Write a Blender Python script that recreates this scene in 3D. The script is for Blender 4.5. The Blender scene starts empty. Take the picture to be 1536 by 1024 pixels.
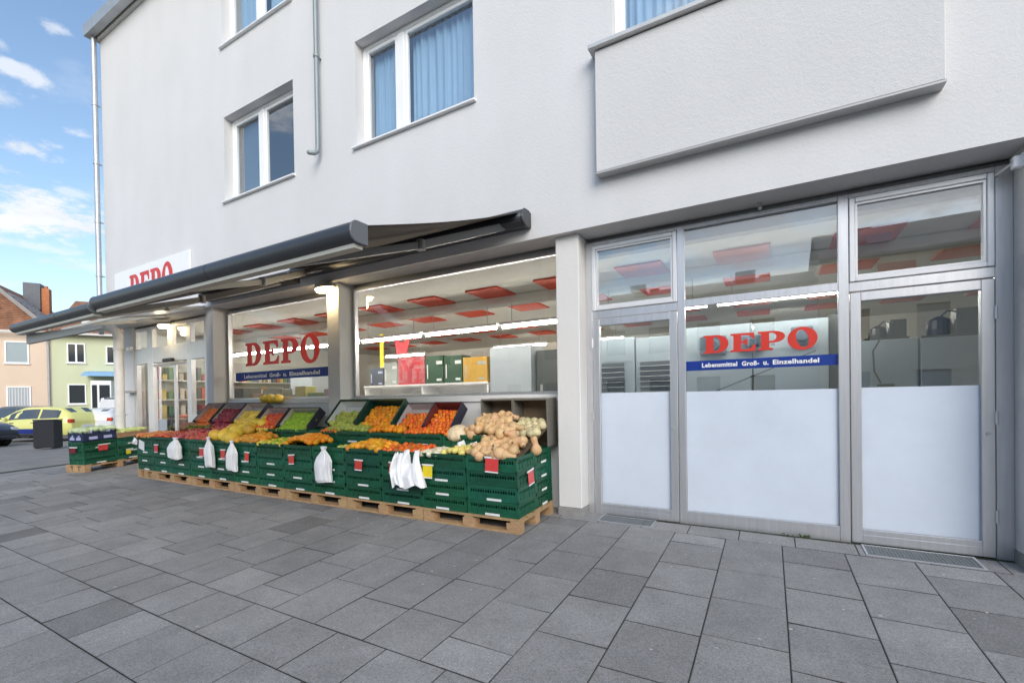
import bpy, math, random
from mathutils import Matrix, Vector
R = math.radians
random.seed(7)
S = bpy.context.scene
COL = S.collection

# ------------------------------------------------------------------ ground shape
GY, GX, GX0 = 0.0454, -0.00232, -2.1075
def sm(t):
    t = max(0., min(1., t)); return t*t*(3-2*t)
def gz(x, y):
    """paving rises gently to the shop front and falls away down the side street"""
    k = sm((x+19)/5)
    a = GY*max(-6.0, min(1.2, y)) + GX*(max(-19, min(8, x))-GX0)
    b = -0.02-0.0135*max(0, min(60, -15-x))
    return a*k + b*(1-k)

# ------------------------------------------------------------------ mesh builder
class MB:
    def __init__(s): s.v = []; s.f = []
    def add(s, vs, fs):
        n = len(s.v); s.v += [tuple(p) for p in vs]; s.f += [tuple(i+n for i in f) for f in fs]; return s
    def box(s, x0, x1, y0, y1, z0, z1, M=None):
        vs = [(x, y, z) for z in (z0, z1) for y in (y0, y1) for x in (x0, x1)]
        if M is not None: vs = [M @ Vector(p) for p in vs]
        return s.add(vs, [(0,2,3,1),(4,5,7,6),(0,1,5,4),(2,6,7,3),(0,4,6,2),(1,3,7,5)])
    def tube(s, pts, r, n=10, cap=True):
        pts = [Vector(p) for p in pts]; rs = r if isinstance(r, (list, tuple)) else [r]*len(pts)
        vs = []; up = None
        for i, p in enumerate(pts):
            d = (pts[min(i+1, len(pts)-1)]-pts[max(i-1, 0)]).normalized()
            if up is None:
                up = Vector((0, 0, 1)) if abs(d.z) < .9 else Vector((1, 0, 0))
            a = d.cross(up).normalized(); b = a.cross(d).normalized(); up = b
            for k in range(n):
                t = 2*math.pi*k/n; vs.append(p+rs[i]*(math.cos(t)*a+math.sin(t)*b))
        fs = []
        for i in range(len(pts)-1):
            for k in range(n):
                fs.append((i*n+k, i*n+(k+1) % n, (i+1)*n+(k+1) % n, (i+1)*n+k))
        if cap:
            fs.append(tuple(range(n-1, -1, -1))); m = (len(pts)-1)*n; fs.append(tuple(range(m, m+n)))
        return s.add(vs, fs)
    def lathe(s, prof, n=16, M=None):
        vs = []; fs = []
        for r, z in prof:
            for k in range(n):
                t = 2*math.pi*k/n; vs.append((r*math.cos(t), r*math.sin(t), z))
        for i in range(len(prof)-1):
            for k in range(n):
                fs.append((i*n+k, i*n+(k+1) % n, (i+1)*n+(k+1) % n, (i+1)*n+k))
        fs.append(tuple(range(n-1, -1, -1))); m = (len(prof)-1)*n; fs.append(tuple(range(m, m+n)))
        if M is not None: vs = [M @ Vector(p) for p in vs]
        return s.add(vs, fs)
    def prism(s, poly, fn0, fn1):
        """poly: 2-D outline; fn0/fn1 map (u,v) to the two end faces"""
        n = len(poly)
        vs = [fn0(*p) for p in poly]+[fn1(*p) for p in poly]
        fs = [tuple(range(n-1, -1, -1)), tuple(range(n, 2*n))]
        for k in range(n): fs.append((k, (k+1) % n, n+(k+1) % n, n+k))
        return s.add(vs, fs)
    def grid(s, fn, nu, nv):
        vs = [fn(i/nu, j/nv) for j in range(nv+1) for i in range(nu+1)]
        w = nu+1
        return s.add(vs, [(j*w+i, j*w+i+1, (j+1)*w+i+1, (j+1)*w+i) for j in range(nv) for i in range(nu)])
    def mesh(s, name, mat=None, smooth=False):
        me = bpy.data.meshes.new(name); me.from_pydata(s.v, [], s.f); me.validate(); 
        if mat: me.materials.append(mat)
        if smooth:
            me.shade_smooth()
            if smooth != 'all': me.set_sharp_from_angle(angle=R(40))
        me.update(); return me

ORG = {}
def link(o): COL.objects.link(o); return o
def tag(o, label, cat, group=None):
    o['label'] = label; o['category'] = cat
    if group: o['group'] = group
    return o
def empty(name, loc=(0, 0, 0), label=None, cat=None, group=None, M=None):
    o = link(bpy.data.objects.new(name, None)); o.empty_display_size = .2
    if M is not None: o.matrix_world = M; ORG[o] = Vector((0, 0, 0))
    else: o.location = loc; ORG[o] = Vector(loc)
    if label: tag(o, label, cat, group)
    return o
def obj(name, mb, mat, parent=None, smooth=False, bevel=0, seg=1, M=None, label=None):
    """one mesh object; vertices are given in the frame of the root's author space"""
    if parent is not None:
        og = ORG[parent]
        if og.length > 0 and isinstance(mb, MB): mb.v = [(p[0]-og.x, p[1]-og.y, p[2]-og.z) for p in mb.v]
    o = link(bpy.data.objects.new(name, mb.mesh(name, mat, smooth) if isinstance(mb, MB) else mb))
    if parent is not None:
        o.parent = parent; ORG[o] = ORG[parent]
    else: ORG[o] = Vector((0, 0, 0))
    if M is not None: o.matrix_world = M
    if bevel:
        b = o.modifiers.new('bevel', 'BEVEL'); b.width = bevel; b.segments = seg; b.limit_method = 'ANGLE'
    if label: o['label'] = label
    return o
def struct(name, mb, mat, **k):
    o = obj(name, mb, mat, **k); o['kind'] = 'structure'; return o
def dup(root, M=None, label=None, group=None):
    c = root.copy(); COL.objects.link(c)
    if M is not None: c.matrix_world = M
    if label: c['label'] = label
    if group: c['group'] = group
    for ch in list(root.children):
        d = ch.copy(); COL.objects.link(d); d.parent = c
        for g in list(ch.children):
            e = g.copy(); COL.objects.link(e); e.parent = d
    return c

# ------------------------------------------------------------------ materials
MATS = {}
def mat(name, base, rough=.6, metal=0., var=0., vscale=6., bump=0., bscale=60., spec=.5, vary=0., emit=None, estr=0., stretch=None, coat=0., trans=0., dark=None, subsurf=0.):
    """principled material: var mixes a second tone by noise, vary changes it per object"""
    if name in MATS: return MATS[name]
    m = bpy.data.materials.new(name); m.use_nodes = True; nt = m.node_tree; N = nt.nodes; L = nt.links
    b = N['Principled BSDF']; b.inputs['Roughness'].default_value = rough; b.inputs['Metallic'].default_value = metal
    b.inputs['Specular IOR Level'].default_value = spec; b.inputs['Coat Weight'].default_value = coat
    b.inputs['Base Color'].default_value = (*base, 1)
    if subsurf:
        b.inputs['Subsurface Weight'].default_value = subsurf; b.inputs['Subsurface Radius'].default_value = (.02, .01, .005)
    tc = N.new('ShaderNodeTexCoord'); src = tc.outputs['Object']
    if stretch:
        mp = N.new('ShaderNodeMapping'); mp.inputs['Scale'].default_value = stretch; L.new(src, mp.inputs[0]); src = mp.outputs[0]
    col = None
    if var:
        n = N.new('ShaderNodeTexNoise'); n.inputs['Scale'].default_value = vscale; n.inputs['Detail'].default_value = 6; n.inputs['Roughness'].default_value = .65
        L.new(src, n.inputs['Vector'])
        r = N.new('ShaderNodeMapRange'); r.inputs[1].default_value = .3; r.inputs[2].default_value = .7
        L.new(n.outputs[0], r.inputs[0])
        mx = N.new('ShaderNodeMix'); mx.data_type = 'RGBA'
        d = dark or tuple(c*(1-var) for c in base)
        mx.inputs[6].default_value = (*d, 1); mx.inputs[7].default_value = (*[min(1, c*(1+var*.35)) for c in base], 1)
        L.new(r.outputs[0], mx.inputs[0]); col = mx.outputs[2]
    if vary:
        oi = N.new('ShaderNodeObjectInfo'); hs = N.new('ShaderNodeHueSaturation')
        a = N.new('ShaderNodeMapRange'); a.inputs[3].default_value = 1-vary; a.inputs[4].default_value = 1+vary
        L.new(oi.outputs['Random'], a.inputs[0]); L.new(a.outputs[0], hs.inputs['Value'])
        h = N.new('ShaderNodeMapRange'); h.inputs[3].default_value = .5-vary*.06; h.inputs[4].default_value = .5+vary*.06
        w = N.new('ShaderNodeMath'); w.operation = 'MULTIPLY'; w.inputs[1].default_value = 7.31
        fr = N.new('ShaderNodeMath'); fr.operation = 'FRACT'
        L.new(oi.outputs['Random'], w.inputs[0]); L.new(w.outputs[0], fr.inputs[0]); L.new(fr.outputs[0], h.inputs[0]); L.new(h.outputs[0], hs.inputs['Hue'])
        if col: L.new(col, hs.inputs['Color'])
        else: hs.inputs['Color'].default_value = (*base, 1)
        col = hs.outputs[0]
    if col: L.new(col, b.inputs['Base Color'])
    if bump:
        n2 = N.new('ShaderNodeTexNoise'); n2.inputs['Scale'].default_value = bscale; n2.inputs['Detail'].default_value = 4
        L.new(src, n2.inputs['Vector'])
        bp = N.new('ShaderNodeBump'); bp.inputs['Strength'].default_value = bump; bp.inputs['Distance'].default_value = .01
        L.new(n2.outputs[0], bp.inputs['Height']); L.new(bp.outputs[0], b.inputs['Normal'])
    if emit:
        b.inputs['Emission Color'].default_value = (*emit, 1); b.inputs['Emission Strength'].default_value = estr
    MATS[name] = m; return m

def glass(name, f0=.08, tint=(1, 1, 1), rough=0.0):
    m = bpy.data.materials.new(name); m.use_nodes = True; nt = m.node_tree; N = nt.nodes; L = nt.links
    N.remove(N['Principled BSDF']); out = N['Material Output']
    t = N.new('ShaderNodeBsdfTransparent'); t.inputs[0].default_value = (*tint, 1)
    g = N.new('ShaderNodeBsdfGlossy'); g.inputs['Roughness'].default_value = rough; g.inputs[0].default_value = (1, 1, 1, 1)
    lw = N.new('ShaderNodeLayerWeight'); lw.inputs['Blend'].default_value = .5
    p = N.new('ShaderNodeMath'); p.operation = 'POWER'; p.inputs[1].default_value = 5
    L.new(lw.outputs['Facing'], p.inputs[0])
    ma = N.new('ShaderNodeMath'); ma.operation = 'MULTIPLY_ADD'; ma.inputs[1].default_value = 1-f0; ma.inputs[2].default_value = f0
    L.new(p.outputs[0], ma.inputs[0])
    ge = N.new('ShaderNodeNewGeometry'); iv = N.new('ShaderNodeMath'); iv.operation = 'SUBTRACT'; iv.inputs[0].default_value = 1
    L.new(ge.outputs['Backfacing'], iv.inputs[1])
    mu = N.new('ShaderNodeMath'); mu.operation = 'MULTIPLY'; L.new(ma.outputs[0], mu.inputs[0]); L.new(iv.outputs[0], mu.inputs[1])
    # old float glass is never quite flat
    n = N.new('ShaderNodeTexNoise'); n.inputs['Scale'].default_value = 1.1; n.inputs['Detail'].default_value = 1
    tc = N.new('ShaderNodeTexCoord'); L.new(tc.outputs['Object'], n.inputs['Vector'])
    bp = N.new('ShaderNodeBump'); bp.inputs['Strength'].default_value = .02; bp.inputs['Distance'].default_value = .05
    L.new(n.outputs[0], bp.inputs['Height']); L.new(bp.outputs[0], g.inputs['Normal'])
    mx = N.new('ShaderNodeMixShader'); L.new(mu.outputs[0], mx.inputs[0]); L.new(t.outputs[0], mx.inputs[1]); L.new(g.outputs[0], mx.inputs[2])
    L.new(mx.outputs[0], out.inputs['Surface']); return m

def stucco(name, base, bump=.35, warm=.04):
    m = bpy.data.materials.new(name); m.use_nodes = True; nt = m.node_tree; N = nt.nodes; L = nt.links
    b = N['Principled BSDF']; b.inputs['Roughness'].default_value = .92; b.inputs['Specular IOR Level'].default_value = .2
    tc = N.new('ShaderNodeTexCoord')
    n1 = N.new('ShaderNodeTexNoise'); n1.inputs['Scale'].default_value = .55; n1.inputs['Detail'].default_value = 5; L.new(tc.outputs['Object'], n1.inputs['Vector'])
    mp = N.new('ShaderNodeMapping'); mp.inputs['Scale'].default_value = (.9, .9, .3); L.new(tc.outputs['Object'], mp.inputs[0])
    n3 = N.new('ShaderNodeTexNoise'); n3.inputs['Scale'].default_value = 2; n3.inputs['Detail'].default_value = 6; L.new(mp.outputs[0], n3.inputs['Vector'])
    ad = N.new('ShaderNodeMath'); ad.operation = 'ADD'; L.new(n1.outputs[0], ad.inputs[0]); L.new(n3.outputs[0], ad.inputs[1])
    r = N.new('ShaderNodeMapRange'); r.inputs[1].default_value = .7; r.inputs[2].default_value = 1.3; L.new(ad.outputs[0], r.inputs[0])
    mx = N.new('ShaderNodeMix'); mx.data_type = 'RGBA'
    mx.inputs[6].default_value = (base[0]*.93, base[1]*.93, base[2]*.92, 1); mx.inputs[7].default_value = (*base, 1)
    L.new(r.outputs[0], mx.inputs[0]); L.new(mx.outputs[2], b.inputs['Base Color'])
    n2 = N.new('ShaderNodeTexNoise'); n2.inputs['Scale'].default_value = 130; n2.inputs['Detail'].default_value = 3; n2.inputs['Roughness'].default_value = .6
    L.new(tc.outputs['Object'], n2.inputs['Vector'])
    n4 = N.new('ShaderNodeTexNoise'); n4.inputs['Scale'].default_value = 38; n4.inputs['Detail'].default_value = 2; L.new(tc.outputs['Object'], n4.inputs['Vector'])
    a2 = N.new('ShaderNodeMath'); a2.operation = 'ADD'; L.new(n2.outputs[0], a2.inputs[0]); L.new(n4.outputs[0], a2.inputs[1])
    bp = N.new('ShaderNodeBump'); bp.inputs['Strength'].default_value = bump; bp.inputs['Distance'].default_value = .008
    L.new(a2.outputs[0], bp.inputs['Height']); L.new(bp.outputs[0], b.inputs['Normal'])
    return m

def slabmat():
    m = bpy.data.materials.new('paving slabs'); m.use_nodes = True; nt = m.node_tree; N = nt.nodes; L = nt.links
    b = N['Principled BSDF']; b.inputs['Roughness'].default_value = .78; b.inputs['Specular IOR Level'].default_value = .35
    at = N.new('ShaderNodeAttribute'); at.attribute_name = 'tint'
    tc = N.new('ShaderNodeTexCoord')
    def noise(sc, det=4, ro=.6):
        n = N.new('ShaderNodeTexNoise'); n.inputs['Scale'].default_value = sc; n.inputs['Detail'].default_value = det; n.inputs['Roughness'].default_value = ro
        L.new(tc.outputs['Object'], n.inputs['Vector']); return n.outputs[0]
    def rng(o, a, b_, c, d):
        r = N.new('ShaderNodeMapRange'); r.inputs[1].default_value = a; r.inputs[2].default_value = b_; r.inputs[3].default_value = c; r.inputs[4].default_value = d
        L.new(o, r.inputs[0]); return r.outputs[0]
    def mul(a, b_):
        mm = N.new('ShaderNodeMath'); mm.operation = 'MULTIPLY'; L.new(a, mm.inputs[0]); L.new(b_, mm.inputs[1]); return mm.outputs[0]
    sp = mul(rng(noise(210, 2, .8), .3, .7, .62, 1.40), rng(noise(75, 2, .7), .32, .68, .80, 1.22))
    bl = rng(noise(4.5, 7, .7), .3, .7, .84, 1.14)
    bg = rng(noise(.7, 4), .3, .7, .9, 1.1)
    k = mul(mul(sp, bl), bg)
    vm = N.new('ShaderNodeVectorMath'); vm.operation = 'SCALE'; L.new(at.outputs['Color'], vm.inputs[0]); L.new(k, vm.inputs['Scale'])
    # trodden gum and lime spots
    vo = N.new('ShaderNodeTexVoronoi'); vo.inputs['Scale'].default_value = 3.2; vo.inputs['Randomness'].default_value = 1
    nz = N.new('ShaderNodeTexNoise'); nz.inputs['Scale'].default_value = 30; L.new(tc.outputs['Object'], nz.inputs['Vector'])
    va = N.new('ShaderNodeVectorMath'); va.operation = 'SCALE'; va.inputs['Scale'].default_value = .035; L.new(nz.outputs['Color'], va.inputs[0])
    vb = N.new('ShaderNodeVectorMath'); L.new(tc.outputs['Object'], vb.inputs[0]); L.new(va.outputs[0], vb.inputs[1]); L.new(vb.outputs[0], vo.inputs['Vector'])
    sepc = N.new('ShaderNodeSeparateColor'); L.new(vo.outputs['Color'], sepc.inputs[0])
    th = rng(sepc.outputs[0], .55, 1, 0.0, .055)
    lt = N.new('ShaderNodeMath'); lt.operation = 'LESS_THAN'; L.new(vo.outputs['Distance'], lt.inputs[0]); L.new(th, lt.inputs[1])
    sc = N.new('ShaderNodeMath'); sc.operation = 'MULTIPLY'; sc.inputs[1].default_value = .75; L.new(lt.outputs[0], sc.inputs[0])
    mx = N.new('ShaderNodeMix'); mx.data_type = 'RGBA'; mx.inputs[7].default_value = (.52, .52, .5, 1)
    L.new(sc.outputs[0], mx.inputs[0]); L.new(vm.outputs[0], mx.inputs[6]); L.new(mx.outputs[2], b.inputs['Base Color'])
    bp = N.new('ShaderNodeBump'); bp.inputs['Strength'].default_value = .25; bp.inputs['Distance'].default_value = .004
    L.new(noise(160, 4, .7), bp.inputs['Height']); L.new(bp.outputs[0], b.inputs['Normal'])
    return m

WALL = stucco('white stucco', (.705, .702, .708), .32)
PIL = stucco('pillar paint', (.78, .77, .755), .25)
WHITE = mat('white plastic', (.88, .885, .89), .35, var=.05, vscale=3)
ALU = mat('aluminium', (.72, .72, .735), .38, metal=.82, var=.10, vscale=4, stretch=(8, 8, .6), bump=.03, bscale=200)
ALUW = mat('white lacquered frame', (.80, .80, .81), .3, metal=.25, var=.04)
ZINC = mat('zinc', (.50, .52, .54), .45, metal=.6, var=.15, vscale=5)
GREYPIPE = mat('grey green pipe', (.27, .31, .32), .5, metal=.3, var=.12)
DARK = mat('dark recess', (.03, .03, .032), .8)
GREEN = mat('green crate plastic', (.008, .098, .052), .42, var=.3, vscale=9, spec=.5, vary=.22)
DGREEN = mat('dark green crate plastic', (.008, .055, .036), .45, var=.25, vscale=9, vary=.1)
WOOD = mat('pallet wood', (.52, .33, .17), .8, var=.45, vscale=5, stretch=(2, 14, 14), bump=.4, bscale=12, vary=.12)
PAPER = mat('white paper', (.78, .80, .80), .7, var=.06)
RED = mat('red card', (.62, .045, .045), .55, var=.12, vscale=14, vary=.12)
YEL = mat('yellow card', (.78, .62, .02), .55, var=.1)
BAG = mat('white carrier film', (.86, .87, .90), .38, var=.05, vscale=8, spec=.6, bump=.25, bscale=35, subsurf=.15)
AWN = mat('anthracite lacquer', (.046, .050, .058), .36, metal=.15, var=.1, spec=.6)
CLOTH = mat('awning cloth', (.10, .088, .078), .9, var=.45, vscale=1.5, stretch=(26, .3, .3), spec=.1)
PALEBAR = mat('pale lacquer', (.55, .53, .47), .45, metal=.3, var=.1)
ARM = mat('grey arm lacquer', (.24, .24, .24), .45, metal=.3)
BLUE = mat('blue film', (.012, .055, .36), .45, var=.05)
REDL = mat('red lettering film', (.82, .075, .05), .4, var=.05)
REDS = mat('red board lettering', (.64, .04, .035), .45, var=.05)
WHL = mat('white lettering film', (.85, .86, .88), .5)
FILM = mat('white window film', (.755, .825, .925), .25, var=.09, vscale=1.1, spec=.5, bump=.05, bscale=3)
GLASS = glass('shop glass', .085)
GLASSD = glass('door glass', .27, (.90, .93, .94))
GLASSU = glass('upper glass', .30, (.84, .92, .97))
INWALL = mat('shop inside paint', (.78, .75, .68), .8, var=.05)
CEIL = mat('shop ceiling', (.80, .79, .72), .85, var=.05)
REDPANEL = mat('red ceiling panel', (.66, .075, .03), .6, var=.12, vscale=5)
TUBE = mat('lit tube', (.9, .9, .85), .4, emit=(1, .95, .84), estr=42)
LAMPGL = mat('lit lamp glass', (.9, .85, .7), .4, emit=(1, .78, .42), estr=14)
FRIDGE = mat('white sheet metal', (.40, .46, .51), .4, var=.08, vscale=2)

def let_through(m, amount):
    """thin film: part of the light from the lit shop comes through it"""
    nt = m.node_tree; N = nt.nodes; L = nt.links; p = N['Principled BSDF']; out = N['Material Output']
    t = N.new('ShaderNodeBsdfTranslucent'); mx = N.new('ShaderNodeMixShader'); mx.inputs[0].default_value = amount
    if p.inputs['Base Color'].links: L.new(p.inputs['Base Color'].links[0].from_socket, t.inputs[0])
    else: t.inputs[0].default_value = p.inputs['Base Color'].default_value
    L.new(p.outputs[0], mx.inputs[1]); L.new(t.outputs[0], mx.inputs[2]); L.new(mx.outputs[0], out.inputs['Surface'])
let_through(REDL, .32); let_through(BLUE, .3); let_through(FILM, .12)

# ------------------------------------------------------------------ camera
cam = bpy.data.cameras.new('camera'); co = link(bpy.data.objects.new('camera', cam)); S.camera = co
cam.sensor_width = 36; cam.sensor_fit = 'HORIZONTAL'; cam.lens = 16.0857; cam.shift_y = .0608; cam.clip_start = .05; cam.clip_end = 3000
rx = Vector((0.87124518, 0.49060329, -0.01549984)); ux = Vector((0.00893712, 0.01571714, 0.99983654)); fx = Vector((-0.49076671, 0.87124129, -0.0093089))
m3 = Matrix((rx, ux, -fx)).transposed(); co.matrix_world = Matrix.Translation((0, -4.09404, 1.29694)) @ m3.to_4x4()

# ------------------------------------------------------------------ world and sun
SUN_EL, SUN_AZ = R(31), R(140)      # azimuth measured from +Y clockwise: a low veiled sun behind the viewer
w = bpy.data.worlds.new('World'); S.world = w; w.use_nodes = True; nt = w.node_tree; N = nt.nodes; L = nt.links
bg = N['Background']; sky = N.new('ShaderNodeTexSky'); sky.sky_type = 'NISHITA'; sky.sun_disc = False
sky.sun_elevation = SUN_EL; sky.sun_rotation = SUN_AZ; sky.air_density = 1.25; sky.dust_density = 1.2; sky.ozone_density = 2.2
tc = N.new('ShaderNodeTexCoord'); sx = N.new('ShaderNodeSeparateXYZ'); L.new(tc.outputs['Generated'], sx.inputs[0])
def M_(op, a, b=None, c=None):
    n = N.new('ShaderNodeMath'); n.operation = op
    for i, q in enumerate((a, b, c)):
        if q is None: continue
        if isinstance(q, (int, float)): n.inputs[i].default_value = q
        else: L.new(q, n.inputs[i])
    return n.outputs[0]
zz = M_('ADD', M_('MAXIMUM', sx.outputs[2], 0.0), .12)
cb = N.new('ShaderNodeCombineXYZ'); L.new(M_('DIVIDE', sx.outputs[0], zz), cb.inputs[0]); L.new(M_('DIVIDE', sx.outputs[1], zz), cb.inputs[1])
mp = N.new('ShaderNodeMapping'); mp.inputs['Location'].default_value = (3.3, 1.7, 0.0); L.new(cb.outputs[0], mp.inputs[0])
def cn(sc, det, ro, dist=0):
    n = N.new('ShaderNodeTexNoise'); n.inputs['Scale'].default_value = sc; n.inputs['Detail'].default_value = det; n.inputs['Roughness'].default_value = ro
    n.inputs['Distortion'].default_value = dist; L.new(mp.outputs[0], n.inputs['Vector']); return n.outputs[0]
cl = M_('ADD', M_('MULTIPLY', cn(.85, 8, .55, .25), .72), M_('MULTIPLY', cn(3.2, 6, .6), .28))
r1 = N.new('ShaderNodeMapRange'); r1.interpolation_type = 'SMOOTHSTEP'; r1.inputs[1].default_value = .50; r1.inputs[2].default_value = .66; L.new(cl, r1.inputs[0])
veil = M_('MULTIPLY', M_('SUBTRACT', 1.0, sx.outputs[2]), .0)
az = M_('ARCTAN2', sx.outputs[0], sx.outputs[1]); el = M_('ARCSINE', sx.outputs[2])
wob = M_('SUBTRACT', cn(3.2, 8, .62), .5); wob2 = M_('SUBTRACT', cn(9.5, 8, .7), .5)
def cumulus(a, e, ra, re, k=1.0):
    da = M_('DIVIDE', M_('SUBTRACT', az, R(a)), R(ra)); de = M_('DIVIDE', M_('SUBTRACT', el, R(e)), R(re))
    q = M_('SQRT', M_('ADD', M_('MULTIPLY', da, da), M_('MULTIPLY', de, de)))
    v = M_('ADD', M_('SUBTRACT', 1.0, q), M_('ADD', M_('MULTIPLY', wob, 2.9), M_('MULTIPLY', wob2, 2.6)))
    r = N.new('ShaderNodeMapRange'); r.interpolation_type = 'SMOOTHSTEP'; r.inputs[1].default_value = .12; r.inputs[2].default_value = .9; L.new(v, r.inputs[0])
    return M_('MULTIPLY', r.outputs[0], k)
mask = M_('MULTIPLY', r1.outputs[0], .9)
for c_ in ((-76.2, 26.6, 2.6, .8, .7), (-72.2, 23.4, 1.6, .5, .55), (-77.6, 19.2, 2.0, .5, .6), (-76, 13.6, 5, .7, .5), (-75.0, 16.2, 5.5, 2.5, .95), (-75.2, 21.2, 3.6, 1.1, .85), (-77.5, 24.5, 2.2, .9, .6), (-73.6, 30.4, 1.8, .8, .55), (-73.0, 18.6, 1.6, .5, .5), (-72.5, 12.6, 5, .9, .45), (-79, 28, 3, .8, .5),
           (-178, 19, 16, 3.2, .8), (168, 17.5, 12, 3.0, .8), (-160, 15.5, 12, 2.6, .7), (-124, 31, 8, 3, .7), (-150, 28, 14, 5, .7), (150, 32, 18, 6, .8), (-178, 36, 22, 5, .6), (120, 25, 16, 6, .8)):  # cloud banks out of view behind the camera, added to brighten under the awning
    mask = M_('MAXIMUM', mask, cumulus(*c_))
shade = N.new('ShaderNodeMapRange'); shade.inputs[1].default_value = .5; shade.inputs[2].default_value = .8; shade.inputs[3].default_value = 4.6; shade.inputs[4].default_value = 3.5
L.new(cn(2.2, 4, .5), shade.inputs[0])
cc = N.new('ShaderNodeCombineColor'); L.new(shade.outputs[0], cc.inputs[0]); L.new(M_('MULTIPLY', shade.outputs[0], 1.02), cc.inputs[1]); L.new(M_('MULTIPLY', shade.outputs[0], 1.06), cc.inputs[2])
mx = N.new('ShaderNodeMix'); mx.data_type = 'RGBA'; L.new(mask, mx.inputs[0]); L.new(sky.outputs[0], mx.inputs[6]); L.new(cc.outputs[0], mx.inputs[7])
L.new(mx.outputs[2], bg.inputs[0]); bg.inputs[1].default_value = .14
sl = bpy.data.lights.new('sun', 'SUN'); sl.energy = 1.5; sl.angle = R(44); sl.color = (1, .96, .90)
so = link(bpy.data.objects.new('sun', sl))
sd = Vector((math.sin(SUN_AZ)*math.cos(SUN_EL), math.cos(SUN_AZ)*math.cos(SUN_EL), math.sin(SUN_EL)))
so.rotation_euler = (-sd).to_track_quat('-Z', 'Y').to_euler(); so.location = (0, -20, 30)
S.view_settings.view_transform = 'Standard'; S.view_settings.look = 'None'; S.view_settings.exposure = .66; S.view_settings.gamma = 1
S.cycles.use_denoising = True; S.cycles.max_bounces = 8; S.cycles.transparent_max_bounces = 16; S.cycles.diffuse_bounces = 4
S.cycles.sample_clamp_indirect = 6; S.cycles.caustics_reflective = False; S.cycles.caustics_refractive = False

# ------------------------------------------------------------------ ground
def tint_mesh(o, tints):
    at = o.data.color_attributes.new('tint', 'FLOAT_COLOR', 'CORNER')
    vals = []
    for poly in o.data.polygons:
        c = tints[poly.index]
        for _ in poly.loop_indices: vals += [*c, 1]
    at.data.foreach_set('color', vals)
rng = random.Random(3)
g = MB()
xs = [-900, -400, -200, -120, -80, -60, -50, -42, -36, -30, -26, -22, -20, -19, -18, -17, -16, -15, -14, -13.6, -12, -8, -4, 0, 4, 8, 14, 24, 50, 120, 300, 900]
ys = [-900, -300, -120, -60, -36, -26, -18, -12, -9, -7, -6, -5.5, -4.6, -3, -2, -1, 0, .6, .9, 1.2, 2, 4, 8, 14, 24, 50, 120, 300, 900]
for j in range(len(ys)): 
    for i in range(len(xs)): g.v.append((xs[i], ys[j], gz(xs[i], ys[j])-.03))
for j in range(len(ys)-1):
    for i in range(len(xs)-1): g.f.append((j*len(xs)+i, j*len(xs)+i+1, (j+1)*len(xs)+i+1, (j+1)*len(xs)+i))
ASPH = mat('asphalt', (.235, .225, .215), .85, var=.28, vscale=1.6, bump=.4, bscale=180)
struct('road', g, ASPH)

slab = MB(); tints = []
def addslab(x0, x1, y0, y1, base, dk=None):
    gap = .0030
    x0 += gap; x1 -= gap; y0 += gap*1.1; y1 -= gap*1.1
    t = rng.gauss(0, .0009); tx = rng.gauss(0, .0009)
    P = [(x0, y0, gz(x0, y0)-t-tx), (x1, y0, gz(x1, y0)-t+tx), (x1, y1, gz(x1, y1)+t+tx), (x0, y1, gz(x0, y1)+t-tx)]
    e = .004
    Q = [(x0+e, y0+e, P[0][2]+.002), (x1-e, y0+e, P[1][2]+.002), (x1-e, y1-e, P[2][2]+.002), (x0+e, y1-e, P[3][2]+.002)]
    B = [(p[0], p[1], p[2]-.02) for p in P]
    slab.add(Q+P+B, [(0, 1, 2, 3), (4, 5, 1, 0), (5, 6, 2, 1), (6, 7, 3, 2), (7, 4, 0, 3), (8, 9, 5, 4), (9, 10, 6, 5), (10, 11, 7, 6), (11, 8, 4, 7)])
    r = rng.random()
    k = base*rng.uniform(.90, 1.09) if dk is None else base*dk
    if dk is None and r < .08: k *= .80
    if dk is None and r > .94: k *= 1.12
    c = (k*1.005, k*.99, k*.985)
    d_ = tuple(q*.80 for q in c)                       # worn, dirt-holding arrises; the sides down in the joint are soiled
    tints.append(c); tints.extend([d_]*4); tints.extend([(.03, .03, .027)]*4)
BASE = .235
PITCH = .4345
k0 = int((-13.6+.355)/PITCH)
for k in range(-31, 9):
    x0 = -.355+PITCH*(k); x1 = x0+PITCH
    if x0 < -13.75 or x0 > 3.2: continue
    off = [(-.29, -.79), (-.45, -.99), (-.17, -.72), (-.33, -.83)][k % 4][0] + (rng.uniform(-.05, .05) if x0 < -2.3 or x0 > 1.2 else 0)
    y = .42; y2 = off+.5*math.ceil((.42-off)/.5)-.5
    if y-y2 < .15: y2 -= .5
    while y > -2.21:
        y2 = max(y2, -2.21)
        if y2 < -2.0: y2 = -2.21
        far = x0 < -6.5
        addslab(x0, x1, y2, y, BASE*(1.0 if not far else .97))
        y = y2; y2 -= .5
    # border course along the shop front
    addslab(x0+.1, x1+.1, .423, .69 if x0 > -1.9 else .85, BASE*1.12)
for r_, (ya, yb) in enumerate([(-2.61, -2.21), (-3.01, -2.61), (-3.41, -3.01), (-3.81, -3.41), (-4.21, -3.81), (-4.61, -4.21)]):
    x = -13.7+.2*(r_ % 2)
    while x < 3.2:
        wd = rng.choice([.42, .42, .42, .44, .40])
        dk = None
        if r_ == 0 and (-7.9 < x < -6.9): dk = .62 if int(x*2.4) % 2 else 1.08
        if r_ == 1 and -7.4 < x < -6.8: dk = .7
        addslab(x, x+wd, ya, yb, BASE*1.0, dk); x += wd
po = struct('pavement', slab, slabmat()); tint_mesh(po, tints)
j = MB()
def jz(x, y): return gz(x, y)-.0045
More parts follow.
